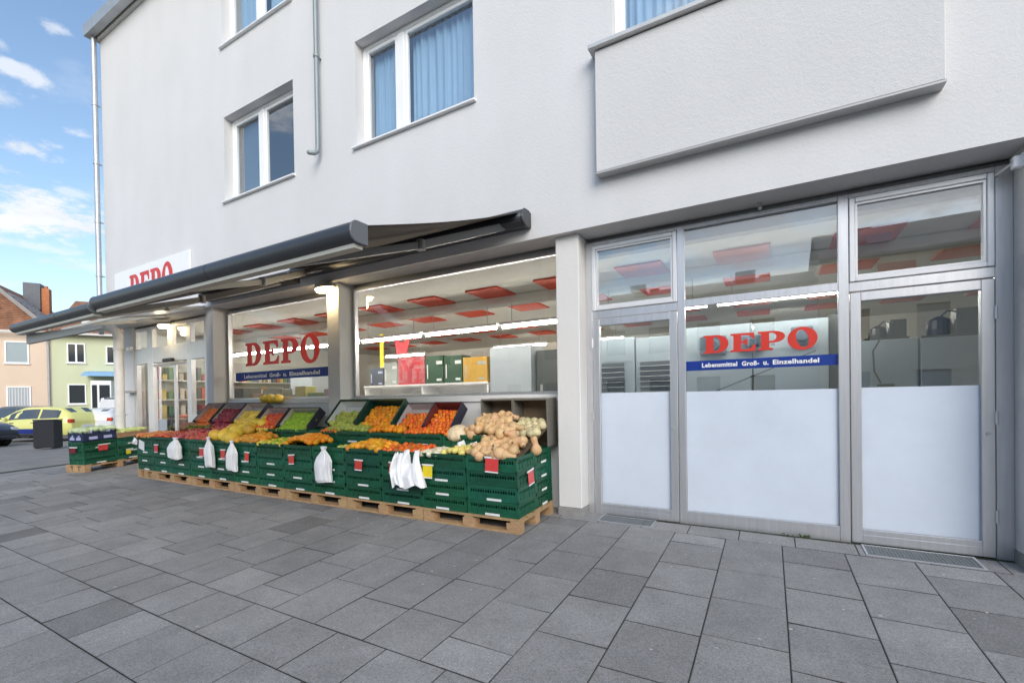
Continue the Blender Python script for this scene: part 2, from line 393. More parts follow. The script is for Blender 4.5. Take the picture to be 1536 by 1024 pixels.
jx = [-13.72, -13, -12, -10, -8, -6, -4, -2, 0, 2, 3.6]; jy = [-4.62, -3, -2, -1, 0, .5, .9]
for b_ in jy:
    for a_ in jx: j.v.append((a_, b_, jz(a_, b_)))
for q in range(len(jy)-1):
    for i in range(len(jx)-1): j.f.append((q*len(jx)+i, q*len(jx)+i+1, (q+1)*len(jx)+i+1, (q+1)*len(jx)+i))
JOINT = mat('joint sand', (.035, .035, .033), .95, var=.6, vscale=9, dark=(.03, .045, .015))
struct('pavement_joints', j, JOINT)
# kerb stones on the street edge behind the camera and at the corner
kb = MB()
for i in range(18):
    xa = -13.9+i; kb.box(xa+.004, xa+.996, -4.78, -4.63, gz(xa, -4.7)-.14, gz(xa, -4.7)+.0)
struct('kerb', kb, mat('kerb stone', (.33, .33, .32), .85, var=.2))

# ------------------------------------------------------------------ the shop building
F = .44; YP = .53; YG = .80; YD = .775
bld = empty('shop_building', (-5.5, F, 0), 'white rendered corner building with a grocery shop on its ground floor', 'building')
HOLES = [(-8.20, -6.32, 4.80, 6.25), (-4.97, -3.0, 4.83, 6.28), (-8.20, -6.32, 7.46, 8.9), (-4.97, -3.0, 7.46, 8.9), (-1.36, 1.0, 4.80, 6.3), (2.4, 4.3, 4.8, 6.25)]
def wall_with_holes(mb, x0, x1, z0, z1, y0, y1, holes):
    xs = sorted({x0, x1, *[h[0] for h in holes], *[h[1] for h in holes]}); zs = sorted({z0, z1, *[h[2] for h in holes], *[h[3] for h in holes]})
    def inh(a, b): return any(h[0] < a < h[1] and h[2] < b < h[3] for h in holes)
    nx = len(xs); idx = {}
    def V(i, k, y):
        if (i, k, y) not in idx: idx[(i, k, y)] = len(mb.v); mb.v.append((xs[i], y, zs[k]))
        return idx[(i, k, y)]
    for i in range(nx-1):
        for k in range(len(zs)-1):
            if inh((xs[i]+xs[i+1])/2, (zs[k]+zs[k+1])/2): continue
            mb.f.append((V(i, k, y0), V(i+1, k, y0), V(i+1, k+1, y0), V(i, k+1, y0)))
            mb.f.append((V(i, k, y1), V(i, k+1, y1), V(i+1, k+1, y1), V(i+1, k, y1)))
    for h in list(holes)+[(x0, x1, z0, z1)]:
        i0, i1 = xs.index(h[0]), xs.index(h[1]); k0, k1 = zs.index(h[2]), zs.index(h[3]); flip = h == (x0, x1, z0, z1)
        for i in range(i0, i1):
            for k in (k0, k1):
                q = (V(i, k, y0), V(i+1, k, y0), V(i+1, k, y1), V(i, k, y1)); mb.f.append(q)
        for k in range(k0, k1):
            for i in (i0, i1):
                q = (V(i, k, y0), V(i, k+1, y0), V(i, k+1, y1), V(i, k, y1)); mb.f.append(q)
wb = MB(); wall_with_holes(wb, -13.0, 9.0, 3.06, 9.45, F, F+.36, HOLES)
wb.box(-13.0, -12.7, F+.362, 11, 3.06, 9.45); wb.box(8.7, 9, F+.362, 11, .0, 9.45); wb.box(-12.7, 8.7, 10.7, 11, 0, 9.45)
obj('wall', wb, WALL, bld)
ub = MB(); ub.box(-12.69, 8.69, F+.365, 10.69, 3.19, 3.3); ub.box(-12.69, 8.69, F+.365, 10.69, 9.3, 9.4)
ub.box(-12.69, 8.69, 2.6, 2.7, 3.31, 9.29)
obj('upper_floor', ub, mat('upper rooms', (.35, .36, .38), .9), bld)
# roof with eave
rb = MB()
rb.prism([(F-.12, 9.66), (F-.12, 9.74), (5.7, 13.4), (11.5, 9.7), (11.5, 9.6), (5.7, 13.2)], lambda a, b: (-13.12, a, b), lambda a, b: (9.3, a, b))
roof = obj('roof', rb, mat('roof tile', (.16, .09, .07), .8, var=.3, vscale=3), bld)
fb = MB(); fb.box(-13.10, 9.25, F-.06, F+.3, 9.452, 9.655)
obj('eave_soffit', fb, mat('eave board', (.62, .61, .58), .7, var=.08), bld)
gb = MB(); 
for xa in (-13.36,): 
    pr = [(.0, 0), (.14, 0), (.16, .13), (.145, .13), (.13, .015), (.01, .015), (-.005, .13), (-.02, .13)]
    gb.prism(pr, lambda a, b: (-13.20, F-.225+a, 9.50+b*1.6), lambda a, b: (9.3, F-.225+a, 9.50+b*1.6))
obj('gutter', gb, ZINC, bld)
def downpipe(pts, r, m, clips, parent=bld):
    b = MB(); b.tube(pts, r, 12); p = obj('downpipe', b, m, parent, smooth=True)
    for (x, y, z) in clips:
        c = MB(); c.tube([(x, y, z-.02), (x, y, z+.02)], r+.010, 12); c.box(x-.012, x+.012, y, F+.0, z-.01, z+.01); obj('pipe_clip', c, m, p, smooth=True)
    return p
cx = -13.05
downpipe([(cx, F-.10, 9.50), (cx, F-.10, 9.2), (cx, F-.10, 3.2), (cx+.05, F-.10, 2.9)], .05, ZINC, [(cx, F-.10, z) for z in (8.0, 6.7, 5.4, 4.2)])
downpipe([(-5.67, F-.08, 9.5), (-5.67, F-.08, 5.0), (-5.67, F-.09, 4.93), (-5.68, F-.13, 4.885), (-5.72, F-.19, 4.88), (-5.73, F-.19, 4.885)], .032, GREYPIPE, [(-5.67, F-.08, 6.3), (-5.67, F-.08, 8.2)])
# thick white rain pipe at the entrance corner
downpipe([(-12.06, .30, gz(-12.0, .3)), (-12.06, .30, 2.74), (-12.09, .28, 2.86), (-12.19, .24, 2.94), (-12.35, .18, 2.97), (-12.66, .06, 2.98), (-12.76, .03, 3.0), (-12.79, .02, 3.10)], .088, mat('white pipe', (.70, .69, .66), .4, var=.08), [(-12.06, .30, 2.5), (-12.06, .3, 1.1)])

# projecting parapet panel
pb = MB(); pb.box(-1.485, 1.12, .32, F-.002, 3.54, 4.735)
pan = obj('parapet_panel', pb, stucco('panel stucco', (.675, .67, .67), .36), bld, bevel=.006)
cp = MB(); cp.box(-1.54, 1.17, .27, F-.003, 4.742, 4.79); obj('coping', cp, mat('coping sheet', (.60, .60, .59), .5, metal=.4, var=.1), pan, bevel=.006)
cp = MB(); cp.box(-1.49, 1.125, .316, F-.003, 3.522, 3.538); obj('drip_edge', cp, mat('drip edge', (.45, .45, .45), .6, metal=.3), pan)

def frame_rect(b, x0, x1, z0, z1, y0, y1, t):
    b.box(x0, x0+t, y0, y1, z0, z1); b.box(x1-t, x1, y0, y1, z0, z1)
    b.box(x0+t, x1-t, y0, y1, z0, z0+t); b.box(x0+t, x1-t, y0, y1, z1-t, z1)
CURT = mat('pale curtain', (.74, .82, .90), .8, var=.2, vscale=2, stretch=(30, 1, .15))
SHADE = mat('roller blind', (.24, .25, .28), .8, var=.1, vscale=2)
def upper_window(h, split, curtain, sill=True):
    x0, x1, z0, z1 = h; yf = F+.14
    b = MB(); frame_rect(b, x0+.002, x1-.002, z0+.002, z1-.002, yf, yf+.07, .05)
    xm = x0+(x1-x0)*split; b.box(xm-.055, xm+.055, yf-.002, yf+.069, z0+.052, z1-.052)
    wn = obj('window', b, WHITE, bld, bevel=.006)
    for a, c in ((x0+.052, xm-.056), (xm+.056, x1-.052)):
        b = MB(); frame_rect(b, a, c, z0+.053, z1-.053, yf+.008, yf+.062, .055); obj('sash', b, WHITE, wn, bevel=.008)
        b = MB(); b.box(a+.05, c-.05, yf+.036, yf+.046, z0+.1, z1-.1); obj('pane', b, GLASSU, wn)
        if curtain == 'curtain':
            b = MB(); n = 90
            def cf(u, v, a=a, c=c):
                x = a+.02+(c-a-.04)*u; return (x, yf+.16+.022*math.sin(u*62+1.3*math.sin(u*9))+.012*math.sin(u*23+v), z0+.02+(z1-z0-.04)*v)
            b.grid(cf, 110, 4)
            o = obj('curtain', b, CURT, wn, smooth='all')
            so_ = o.modifiers.new('solid', 'SOLIDIFY'); so_.thickness = .003
        elif curtain == 'blind' and a < xm-.1:
            b = MB(); b.box(a+.02, c-.02, yf+.12, yf+.125, z0+.05, z1-.05); obj('blind', b, SHADE, wn)
    if sill:
        b = MB(); b.prism([(F-.05, z0-.03), (F-.05, z0-.005), (F+.139, z0+.022), (F+.139, z0-.008), (F-.003, z0-.03)], lambda p, q: (x0-.05, p, q), lambda p, q: (x1+.03, p, q))
        obj('sill', b, WHITE, wn, bevel=.004)
upper_window(HOLES[0], .46, 'blind'); upper_window(HOLES[1], .36, 'curtain'); upper_window(HOLES[2], .46, 'curtain'); upper_window(HOLES[3], .36, 'curtain')
upper_window(HOLES[4], .42, 'curtain', False); upper_window(HOLES[5], .5, 'curtain')

# ground floor: pillars, soffit, plinths
PLINTH = mat('plinth stone', (.30, .295, .29), .85, var=.25, vscale=10, bump=.3)
def pillar(x0, x1, y0, y1, m=PIL):
    b = MB(); b.box(x0, x1, y0, y1, .115, 3.058); p = obj('pillar', b, m, bld, bevel=.006)
    b = MB(); b.box(x0-.008, x1+.008, y0-.008, y1-.01, -.05, .113); obj('plinth', b, PLINTH, p, bevel=.004)
pillar(-2.03, -1.765, YP, .90); pillar(-5.76, -5.5, YP, .90); pillar(-9.1, -8.865, YP, .90); pillar(-13.0, -12.52, YP+.2, .95)
b = MB(); b.box(1.60, 8.69, F+.0015, .95, .115, 3.058); p = obj('pier', b, WALL, bld)
b = MB(); b.box(1.592, 8.69, F-.008, .94, -.05, .113); obj('plinth', b, PLINTH, p)
# lowered beam above the shop windows
b = MB(); b.box(-12.52, -1.77, .86, .958, 2.978, 3.058); obj('lintel', b, PIL, bld)
b = MB(); b.box(-1.764, 1.598, .83, .958, 2.87, 3.058); obj('reflection_strip', b, mat('grey reflection strip', (.42, .42, .41), .7, var=.08), bld)  # added grey strip, stands in for the soffit's reflection in the door panes
# interior room
b = MB(); b.box(-12.69, 8.69, .96, 10.69, -.15, .08); obj('shop_floor', b, mat('shop floor', (.22, .21, .2), .35, var=.1), bld)
b = MB(); b.box(-12.69, 8.69, .96, 10.69, 3.0, 3.15); obj('shop_ceiling', b, CEIL, bld)
b = MB(); b.box(-12.69, 8.69, 8.4, 8.5, .09, 2.99); b.box(3.9, 4.0, .97, 8.39, .09, 2.99); b.box(-12.69, -12.6, .97, 8.39, .09, 2.99)
obj('shop_wall', b, INWALL, bld)
b = MB(); b.box(-12.5, 3.8, 2.36, 2.62, 2.86, 2.998); obj('ceiling_beam', b, CEIL, bld, bevel=.03, seg=3)
for r_, yc in enumerate((2.07, 3.36, 5.3, 6.5)):
    for i in range(-5, 9):
        xc = -6.2+1.185*i
        if xc < -12 or xc > 3.4: continue
        b = MB(); b.box(xc-.295, xc+.295, yc-.285, yc+.285, 2.975, 2.998); obj('ceiling_panel', b, REDPANEL, bld)

# lettering -----------------------------------------------------------------
def arcpts(cx_, cy_, rx_, ry_, a0, a1, n=14): return [(cx_+rx_*math.cos(R(a0+(a1-a0)*i/n)), cy_+ry_*math.sin(R(a0+(a1-a0)*i/n))) for i in range(n+1)]
LET = {
 'D': [[(0, 0), (0, .09), (.10, .12), (.10, .88), (0, .91), (0, 1), (.48, 1)]+arcpts(.48, .5, .42, .5, 80, -80)+[(.48, 0)],
       [(.37, .11)]+[(.37, .89), (.44, .89)]+arcpts(.44, .5, .17, .39, 80, -80, 10)+[(.44, .11)]],
 'E': [[(0, 0), (0, .09), (.10, .12), (.10, .88), (0, .91), (0, 1), (.80, 1), (.82, .68), (.74, .68), (.70, .80), (.60, .87), (.37, .88), (.37, .57), (.45, .58), (.51, .67), (.58, .67), (.58, .36), (.51, .36), (.45, .45), (.37, .46), (.37, .12), (.62, .13), (.72, .20), (.78, .35), (.86, .35), (.83, 0)]],
 'P': [[(0, 0), (0, .09), (.10, .12), (.10, .88), (0, .91), (0, 1), (.50, 1)]+arcpts(.50, .69, .38, .31, 80, -80)+[(.50, .38), (.37, .38), (.37, .12), (.49, .09), (.49, 0)],
       [(.37, .48), (.37, .90), (.45, .90)]+arcpts(.45, .69, .15, .21, 80, -80, 10)+[(.45, .48)]],
 'O': [arcpts(.46, .5, .46, .53, 0, 345, 28), [(.46+.19*math.cos(R(t))-.05*math.sin(R(t)), .5+.41*math.sin(R(t))) for t in range(0, 360, 15)]],
}
def curve_mesh(name, loops, ext, m):
    cu = bpy.data.curves.new(name, 'CURVE'); cu.dimensions = '2D'; cu.fill_mode = 'BOTH'; cu.extrude = ext
    for lp in loops:
        sp = cu.splines.new('POLY'); sp.points.add(len(lp)-1); sp.use_cyclic_u = True
        for i, (x, y) in enumerate(lp): sp.points[i].co = (x, y, 0, 1)
    t = link(bpy.data.objects.new(name, cu)); bpy.context.view_layer.update()
    me = bpy.data.meshes.new_from_object(t.evaluated_get(bpy.context.evaluated_depsgraph_get()))
    bpy.data.objects.remove(t); me.materials.clear(); me.materials.append(m); return me
def text_mesh(name, body, m, off=.0):
    cu = bpy.data.curves.new(name, 'FONT'); cu.body = body; cu.size = 1; cu.offset = off; cu.fill_mode = 'BOTH'; cu.extrude = .002; cu.resolution_u = 3; cu.space_character = 1.06
    t = link(bpy.data.objects.new(name, cu)); bpy.context.view_layer.update()
    me = bpy.data.meshes.new_from_object(t.evaluated_get(bpy.context.evaluated_depsgraph_get()))
    bpy.data.objects.remove(t); me.materials.clear(); me.materials.append(m); return me
def mesh_to(me, x0, x1, z0, z1, y, thick=.003):
    """fit a flat lettering mesh upright into a rectangle facing the street"""
    xs = [v.co.x for v in me.vertices]; ys = [v.co.y for v in me.vertices]; a, b_, c, d = min(xs), max(xs), min(ys), max(ys)
    for v in me.vertices:
        v.co = Vector((x0+(v.co.x-a)/(b_-a)*(x1-x0), y-(thick if v.co.z > 0 else 0), z0+(v.co.y-c)/(d-c)*(z1-z0)))
    me.update(); return me
def shift_mesh(me, parent):
    og = ORG[parent]
    for v in me.vertices: v.co -= og
    return me
def depo(parent, x0, x1, z0, z1, y, m=None, obig=1.0, gap=.10):
    adv = 0; W = []
    for ch in 'DEPO':
        wd = max(p[0] for p in LET[ch][0]); W.append((adv, wd)); adv += wd+gap
    tot = adv-gap; sx_ = (x1-x0)/tot
    for ch, (a, wd) in zip('DEPO', W):
        me = curve_mesh('letter', LET[ch], .002, m or REDL)
        e = (z1-z0)*.09*obig if ch == 'O' else 0
        mesh_to(me, x0+a*sx_, x0+(a+wd)*sx_, z0-e, z1+e, y); o = obj('letter', shift_mesh(me, parent), None, parent)
def slogan(parent, x0, x1, z0, z1, y):
    """the small white line, one mesh per word, spaced like the film on the glass"""
    for wd_, u0, u1, lo in (('Lebensmittel', 0, .325, 0), ('Groß-', .365, .515, 0), ('u.', .55, .595, 0), ('Einzelhandel', .63, 1., 0)):
        h = z1-z0; me = mesh_to(text_mesh('word', wd_, WHL, .035), x0+(x1-x0)*u0, x0+(x1-x0)*u1, z0, z1 if wd_ != 'u.' else z0+h*.74, y, .002)
        obj('word', shift_mesh(me, parent), None, parent)

# shop windows ---------------------------------------------------------------
def shop_window(x0, x1, z0, z1, name='shop_window'):
    b = MB(); frame_rect(b, x0-.035, x1+.035, z0-.02, z1+.03, YG-.02, YG+.05, .035); o = obj(name, b, ALU, bld, bevel=.004)
    b = MB(); b.box(x0+.002, x1-.002, YG, YG+.008, z0+.017, z1-.007); obj('pane', b, GLASS, o)
    b = MB(); b.box(x0-.034, x1+.034, YG-.015, .95, .0, z0-.10); b.box(x0-.034, x1+.034, YG-.04, .949, z0-.10+.002, z0-.022); obj('sill_panel', b, WHITE, o, bevel=.004)
    return o
w2 = shop_window(-5.45, -2.08, 1.375, 2.97)
w3 = shop_window(-8.82, -5.80, 1.385, 2.97)
depo(w3, -8.30, -6.27, 1.975, 2.385, YG-.004)
b = MB(); b.box(-8.63, -6.02, YG-.003, YG-.0005, 1.715, 1.865); bn = obj('banner', b, BLUE, w3)
slogan(bn, -8.36, -6.28, 1.752, 1.822, YG-.005)

# aluminium shopfront with two doors -----------------------------------------
sf = MB(); y0, y1 = YD-.03, YD+.018; zb = .02
for xa, xb in ((-1.765, -1.695), (-.80, -.73), (.523, .60), (1.50, 1.60)): sf.box(xa, xb, y0, y1, zb, 3.004)
sf.box(-1.695, -.80, y0+.002, y1-.002, 2.165, 2.25); sf.box(-.73, .523, y0+.002, y1-.002, 2.19, 2.265); sf.box(.60, 1.50, y0+.002, y1-.002, 2.17, 2.25)
for xa, xb in ((-1.695, -.80), (-.73, .523), (.60, 1.50)): sf.box(xa, xb, y0+.002, y1-.002, 2.965, 3.004)
sf.box(-.73, .523, y0+.002, y1-.002, zb, .155)
front = obj('shopfront', sf, ALU, bld, bevel=.004)
def pane(parent, x0, x1, z0, z1, m=GLASSD, y=YD): b = MB(); b.box(x0, x1, y, y+.008, z0, z1); return obj('pane', b, m, parent)
def film(parent, x0, x1, z0, z1, y=YD): b = MB(); b.box(x0, x1, y-.003, y-.0008, z0, z1); return obj('film', b, FILM, parent, label='white privacy film on the lower glass')
pane(front, -.732, .525, 2.26, 2.97); pane(front, -.732, .525, .15, 2.195); film(front, -.728, .521, .157, 1.348)
depo(front, -.565, .375, 1.718, 1.892, YD-.004, gap=.07)
b = MB(); b.box(-.727, .521, YD-.003, YD-.0008, 1.555, 1.65); obj('banner', b, BLUE, front); slogan(front, -.58, .385, 1.582, 1.626, YD-.005)
for xa, xb in ((-1.693, -.802), (.602, 1.498)):
    b = MB(); frame_rect(b, xa, xb, 2.252, 2.963, YD-.038, YD+.04, .042); t = obj('top_window', b, ALUW, bld, bevel=.006)
    b = MB(); frame_rect(b, xa+.044, xb-.044, 2.296, 2.919, YD-.025, YD+.03, .016); obj('bead', b, ALUW, t)
    pane(t, xa+.05, xb-.05, 2.30, 2.915)
for xa, xb, lock in ((-1.69, -.805, -.86), (.605, 1.495, 1.455)):
    b = MB(); frame_rect(b, xa, xb, .03, 2.16, YD-.036, YD+.03, .075)
    b.box(xa+.075, xb-.075, YD-.034, YD+.028, .105, .150); d = obj('door', b, ALU, bld, bevel=.004)
    pane(d, xa+.07, xb-.07, .145, 2.09); film(d, xa+.077, xb-.077, .152, 1.352)
    b = MB(); b.tube([(lock, YD-.038, .98), (lock, YD-.046, .98)], .014, 12); obj('lock', b, ZINC, d, smooth=True)
    b = MB()
    for hz in (.35, 1.1, 1.9): b.tube([(xa-.004 if xa < 0 else xb+.004, YD-.046, hz-.05), (xa-.004 if xa < 0 else xb+.004, YD-.046, hz+.05)], .011, 8)
    obj('hinge', b, ALU, d, smooth=True)

# entrance with sliding doors ------------------------------------------------
en = MB(); ey0, ey1 = YG-.04, YG+.05
for xa, xb in ((-12.52, -12.44), (-11.93, -11.70), (-10.28, -10.12), (-9.62, -9.10)): en.box(xa, xb, ey0, ey1, .02, 3.004)
for xa, xb in ((-12.44, -11.93), (-11.70, -10.28), (-10.12, -9.62)):
    en.box(xa, xb, ey0+.002, ey1-.002, 2.21, 2.55); en.box(xa, xb, ey0+.002, ey1-.002, 2.94, 3.004); 
en.box(-11.05, -10.85, ey0+.002, ey1-.002, 2.55, 2.94)
en.box(-10.12, -9.62, ey0+.002, ey1-.002, .02, .2); en.box(-10.12, -9.62, ey0+.002, ey1-.002, .98, 1.09); en.box(-12.44, -11.93, ey0+.002, ey1-.002, .02, .12)
ent = obj('entrance', en, ALUW, bld, bevel=.004)
for xa, xb, za, zb_ in ((-12.45, -11.92, .11, 2.22), (-12.45, -11.92, 2.54, 2.95), (-11.71, -11.04, 2.54, 2.95), (-10.86, -10.27, 2.54, 2.95), (-10.13, -9.61, 2.54, 2.95), (-10.13, -9.61, .19, .99), (-10.13, -9.61, 1.08, 2.22)):
    pane(ent, xa, xb, za, zb_, GLASS, YG)
for xa, xb, yy in ((-11.69, -10.98, YG+.06), (-10.98, -10.29, YG+.06)):
    b = MB(); frame_rect(b, xa, xb, .06, 2.19, yy, yy+.04, .045); dl = obj('sliding_door', b, ALUW, bld, bevel=.003)
    pane(dl, xa+.04, xb-.04, .1, 2.15, GLASS, yy+.016)
b = MB(); b.box(-11.69, -11.35, YG+.052, YG+.058, .1, .98); obj('door_panel', b, FRIDGE, bld)
b = MB(); b.box(-11.15, -10.75, YG-.10, YG-.045, 2.20, 2.27); sn = obj('door_sensor', b, mat('black plastic', (.02, .02, .022), .4), bld, bevel=.01)

# ------------------------------------------------------------------ things fixed to the building
sg = empty('shop_sign', (-10.9, .41, 3.5), 'white board with red shop name high on the wall above the awning', 'sign')
b = MB(); b.box(-12.44, -9.34, .395, .436, 3.38, 4.165); obj('board', b, WHITE, sg, bevel=.004)
depo(sg, -11.72, -9.93, 3.44, 4.02, .392, REDS, gap=.08)

BLK = MATS['black plastic']
def lamp(x, y, z, label, power):
    r = empty('wall_lamp', (x, y, z), label, 'lamp', 'lit lamps over the shop front')
    b = MB(); b.prism([(.20*math.cos(R(t)), .09*math.sin(R(t))) for t in range(0, 360, 20)], lambda p, q: (x+p*.9, y+q, z+.10), lambda p, q: (x+p, y+q*1.1, z+.035)); obj('housing', b, mat('lamp housing', (.42, .40, .36), .5, metal=.3), r, smooth=True)
    b = MB(); b.prism([(.185*math.cos(R(t)), .085*math.sin(R(t))) for t in range(0, 360, 20)], lambda p, q: (x+p, y+q, z+.033), lambda p, q: (x+p*.8, y+q*.8, z-.015)); obj('diffuser', b, LAMPGL, r, smooth=True)
    l = bpy.data.lights.new('lamp_glow', 'POINT'); l.energy = power; l.color = (1, .74, .40); l.shadow_soft_size = .06
    o = link(bpy.data.objects.new('lamp_glow', l)); o.parent = r; o.location = (0, 0, -.09)
    return r
lamp(-5.66, .42, 2.93, 'lit oval lamp at the top of the middle pillar between the shop windows', 4)
lamp(-10.85, .62, 2.90, 'lit oval lamp over the sliding entrance doors', 3)
b = MB(); b.tube([(-5.83, .48, 3.05), (-5.83, .48, 3.0), (-5.75, .45, 3.0)], .006, 6); tag(obj('cable', b, BLK), 'thin dark cable feeding the lamp on the middle pillar', 'cable')

# small devices under the soffit
d = empty('alarm_box', (1.57, .70, 2.97), 'small white sensor box on an arm in the upper corner beside the right door', 'sensor')
b = MB(); b.box(1.535, 1.598, .55, .60, 2.90, 2.985); obj('box', b, WHITE, d, bevel=.006)
b = MB(); b.tube([(1.50, .735, 2.93), (1.56, .60, 2.96), (1.598, .55, 3.0)], .009, 8); obj('bracket', b, WHITE, d, smooth=True)
d = empty('ceiling_hook', (-.07, .70, 3.04), 'small dark sensor under the soffit over the middle pane', 'sensor')
b = MB(); b.tube([(-.07, .70, 3.055), (-.07, .70, 3.03)], .022, 10); b.tube([(-.07, .70, 3.03), (-.06, .67, 3.0)], .016, 10); obj('sensor_head', b, ZINC, d, smooth=True)
d = empty('call_button', (-12.48, .70, 2.55), 'small white box on the entrance corner wall', 'sensor')
b = MB(); b.box(-12.66, -12.50, .66, .729, 2.52, 2.62); obj('box', b, WHITE, d, bevel=.008)
d = empty('ashtray', (-12.48, .70, 1.6), 'small metal ashtray on the entrance corner wall', 'ashtray')
b = MB(); b.box(-12.68, -12.45, .60, .729, 1.58, 1.63); obj('tray', b, ZINC, d, bevel=.008)
d = empty('hose_tap', (-5.80, .76, 1.2), 'small metal ring fixed to the white sill left of the middle pillar', 'hook')
b = MB(); b.tube([(-5.83+.025*math.cos(t/8*6.283), .752, 1.20+.035*math.sin(t/8*6.283)) for t in range(9)], .006, 6); obj('ring', b, ZINC, d, smooth=True)

# glass canopy over the entrance
cn_ = empty('entrance_canopy', (-10.5, .3, 3.0), 'pale glass canopy sheet above the entrance and beneath the left awning', 'canopy')
b = MB(); b.prism([(F-.004, 3.075), (F-.004, 3.09), (-.30, 2.93), (-.30, 2.915)], lambda p, q: (-13.0, p, q), lambda p, q: (-8.9, p, q))
fr = bpy.data.materials.new('frosted canopy'); fr.use_nodes = True
pbs = fr.node_tree.nodes['Principled BSDF']; pbs.inputs['Base Color'].default_value = (.62, .68, .74, 1); pbs.inputs['Roughness'].default_value = .3; pbs.inputs['Alpha'].default_value = .72
obj('sheet', b, fr, cn_)
b = MB(); b.box(-13.0, -8.9, -.33, -.302, 2.90, 2.945); obj('edge_bar', b, PALEBAR, cn_)
for xx in (-12.9, -11.6, -10.3, -9.0):
    b = MB(); b.prism([(F-.004, 3.03), (F-.004, 3.074), (-.30, 2.914), (-.30, 2.89)], lambda p, q: (xx-.015, p, q), lambda p, q: (xx+.015, p, q)); obj('bracket', b, PALEBAR, cn_)

# awnings --------------------------------------------------------------------
def capsule(h, d, n=8):
    """front profile outline (y,z): flat back, rounded nose"""
    return [(d*.5, -h/2), (d*.5, h/2)]+[(-d*.1-d*.4*math.sin(R(a)), h/2*math.cos(R(a))) for a in range(0, 181, 20)]
def awning(label, x0, x1, yf, zf, hb, zc, seam, cassette_x1, arms):
    a = empty('awning', ((x0+x1)/2, F, zc), label, 'awning', 'awnings along the shop front')
    # cassette on the wall
    b = MB(); out = [(F-.003, -.075), (F-.003, .085), (F-.06, .10), (F-.15, .095), (F-.20, .05), (F-.215, 0), (F-.20, -.05), (F-.13, -.085)]
    b.prism(out, lambda p, q: (x0, p, zc+q), lambda p, q: (x1, p, zc+q)); c = obj('cassette', b, AWN, a, bevel=.008, smooth=True)
    b = MB(); b.prism([(p+(F-.11-p)*-.04, q*1.06) for p, q in out], lambda p, q: (x1+.001, min(p, F-.002), zc+q), lambda p, q: (x1+.03, min(p, F-.002), zc+q)); obj('end_cap', b, AWN, c, bevel=.01)
    # cloth with a slight belly
    def cf(u, v):
        y = F-.16+(yf+.03-F+.16)*v; z = zc+.055+(zf+hb*.42-zc-.055)*v-.03*math.sin(math.pi*v)
        return (x0+.06+(x1-x0-.09)*u, y, z)
    b = MB(); b.grid(cf, 40, 12); o = obj('fabric', b, CLOTH, a, smooth='all'); sd_ = o.modifiers.new('solid', 'SOLIDIFY'); sd_.thickness = .004
    # front bar with seam
    prof = capsule(hb, .14); parts = [(x0, seam-.004), (seam+.004, x1)]
    b = MB()
    for xa, xb in parts: b.prism(prof, lambda p, q: (xa, yf+p, zf+q), lambda p, q: (xb, yf+p, zf+q))
    fbar = obj('front_bar', b, AWN, a, smooth=True)
    b = MB()
    for xa, xb in ((x0-.018, x0-.001), (x1+.001, x1+.018)):
        b = MB(); b.prism([(p*1.06, q*1.06) for p, q in prof], lambda p, q: (xa, yf+p, zf+q), lambda p, q: (xb, yf+p, zf+q))
        obj('end_cap', b, mat('end cap plastic', (.12, .13, .145), .4), fbar, bevel=.004)
    b = MB(); b.box(x0+.01, x1-.01, yf-.02, yf+.05, zf-hb/2-.03, zf-hb/2-.002); obj('lower_strip', b, PALEBAR, fbar)
    for shx, elx, ely, frx in arms:
        s0 = Vector((shx, F-.14, zc-.05)); e0 = Vector((elx, ely, zc-.05+(zf-zc)*.45)); f0 = Vector((frx, yf+.08, zf-.02))
        b = MB()
        for p, q, rr in ((s0, e0, .04), (e0, f0, .034)):
            d_ = (q-p).normalized(); sdv = d_.cross(Vector((0, 0, 1))).normalized(); upv = sdv.cross(d_)
            vs = []
            for P in (p, q):
                for su, sv in ((-.5, -1), (.5, -1), (.5, 1), (-.5, 1)): vs.append(P+sdv*rr*su*1.2+upv*rr*sv)
            b.add(vs, [(0, 1, 2, 3), (4, 7, 6, 5), (0, 4, 5, 1), (1, 5, 6, 2), (2, 6, 7, 3), (3, 7, 4, 0)])
        b.tube([e0+Vector((0, 0, -.05)), e0+Vector((0, 0, .05))], .045, 12)
        obj('arm', b, ARM, a, bevel=.004)
    return a
awning('long dark awning over the shop windows and fruit stand, pale strip under its front bar', -6.20, -2.30, -2.0, 2.385, .135, 3.255, -3.99, None, [(-2.55, -2.95, -.62, -3.55), (-5.9, -5.5, -.62, -4.9)])
aw2 = awning('thinner dark awning reaching past the building corner over the entrance', -8.73, -6.26, -2.0, 2.345, .115, 3.20, -7.2, None, [(-8.45, -7.9, -.62, -7.3), (-6.5, -6.9, -.62, -7.0)])
b = MB(); b.prism([(0, 0), (2.35, .0), (2.35, .035), (0, .14)], lambda p, q: (-8.68+p, -1.93, 2.14+q), lambda p, q: (-8.68+p, -1.89, 2.14+q)); obj('valance_arm', b, ARM, aw2)

# ------------------------------------------------------------------ the fruit stand
YL0 = -.235
ALPHA = math.atan(GY)
def SM(x, yl=0, zl=0, extra=None):
    """stand frame: x along the front, yl from the front edge towards the wall, zl up from the paving"""
    M = Matrix.Translation((x, YL0, gz(x, YL0)+.003)) @ Matrix.Rotation(ALPHA, 4, 'X') @ Matrix.Translation((0, yl, zl))
    return M @ extra if extra is not None else M
XR = -2.11

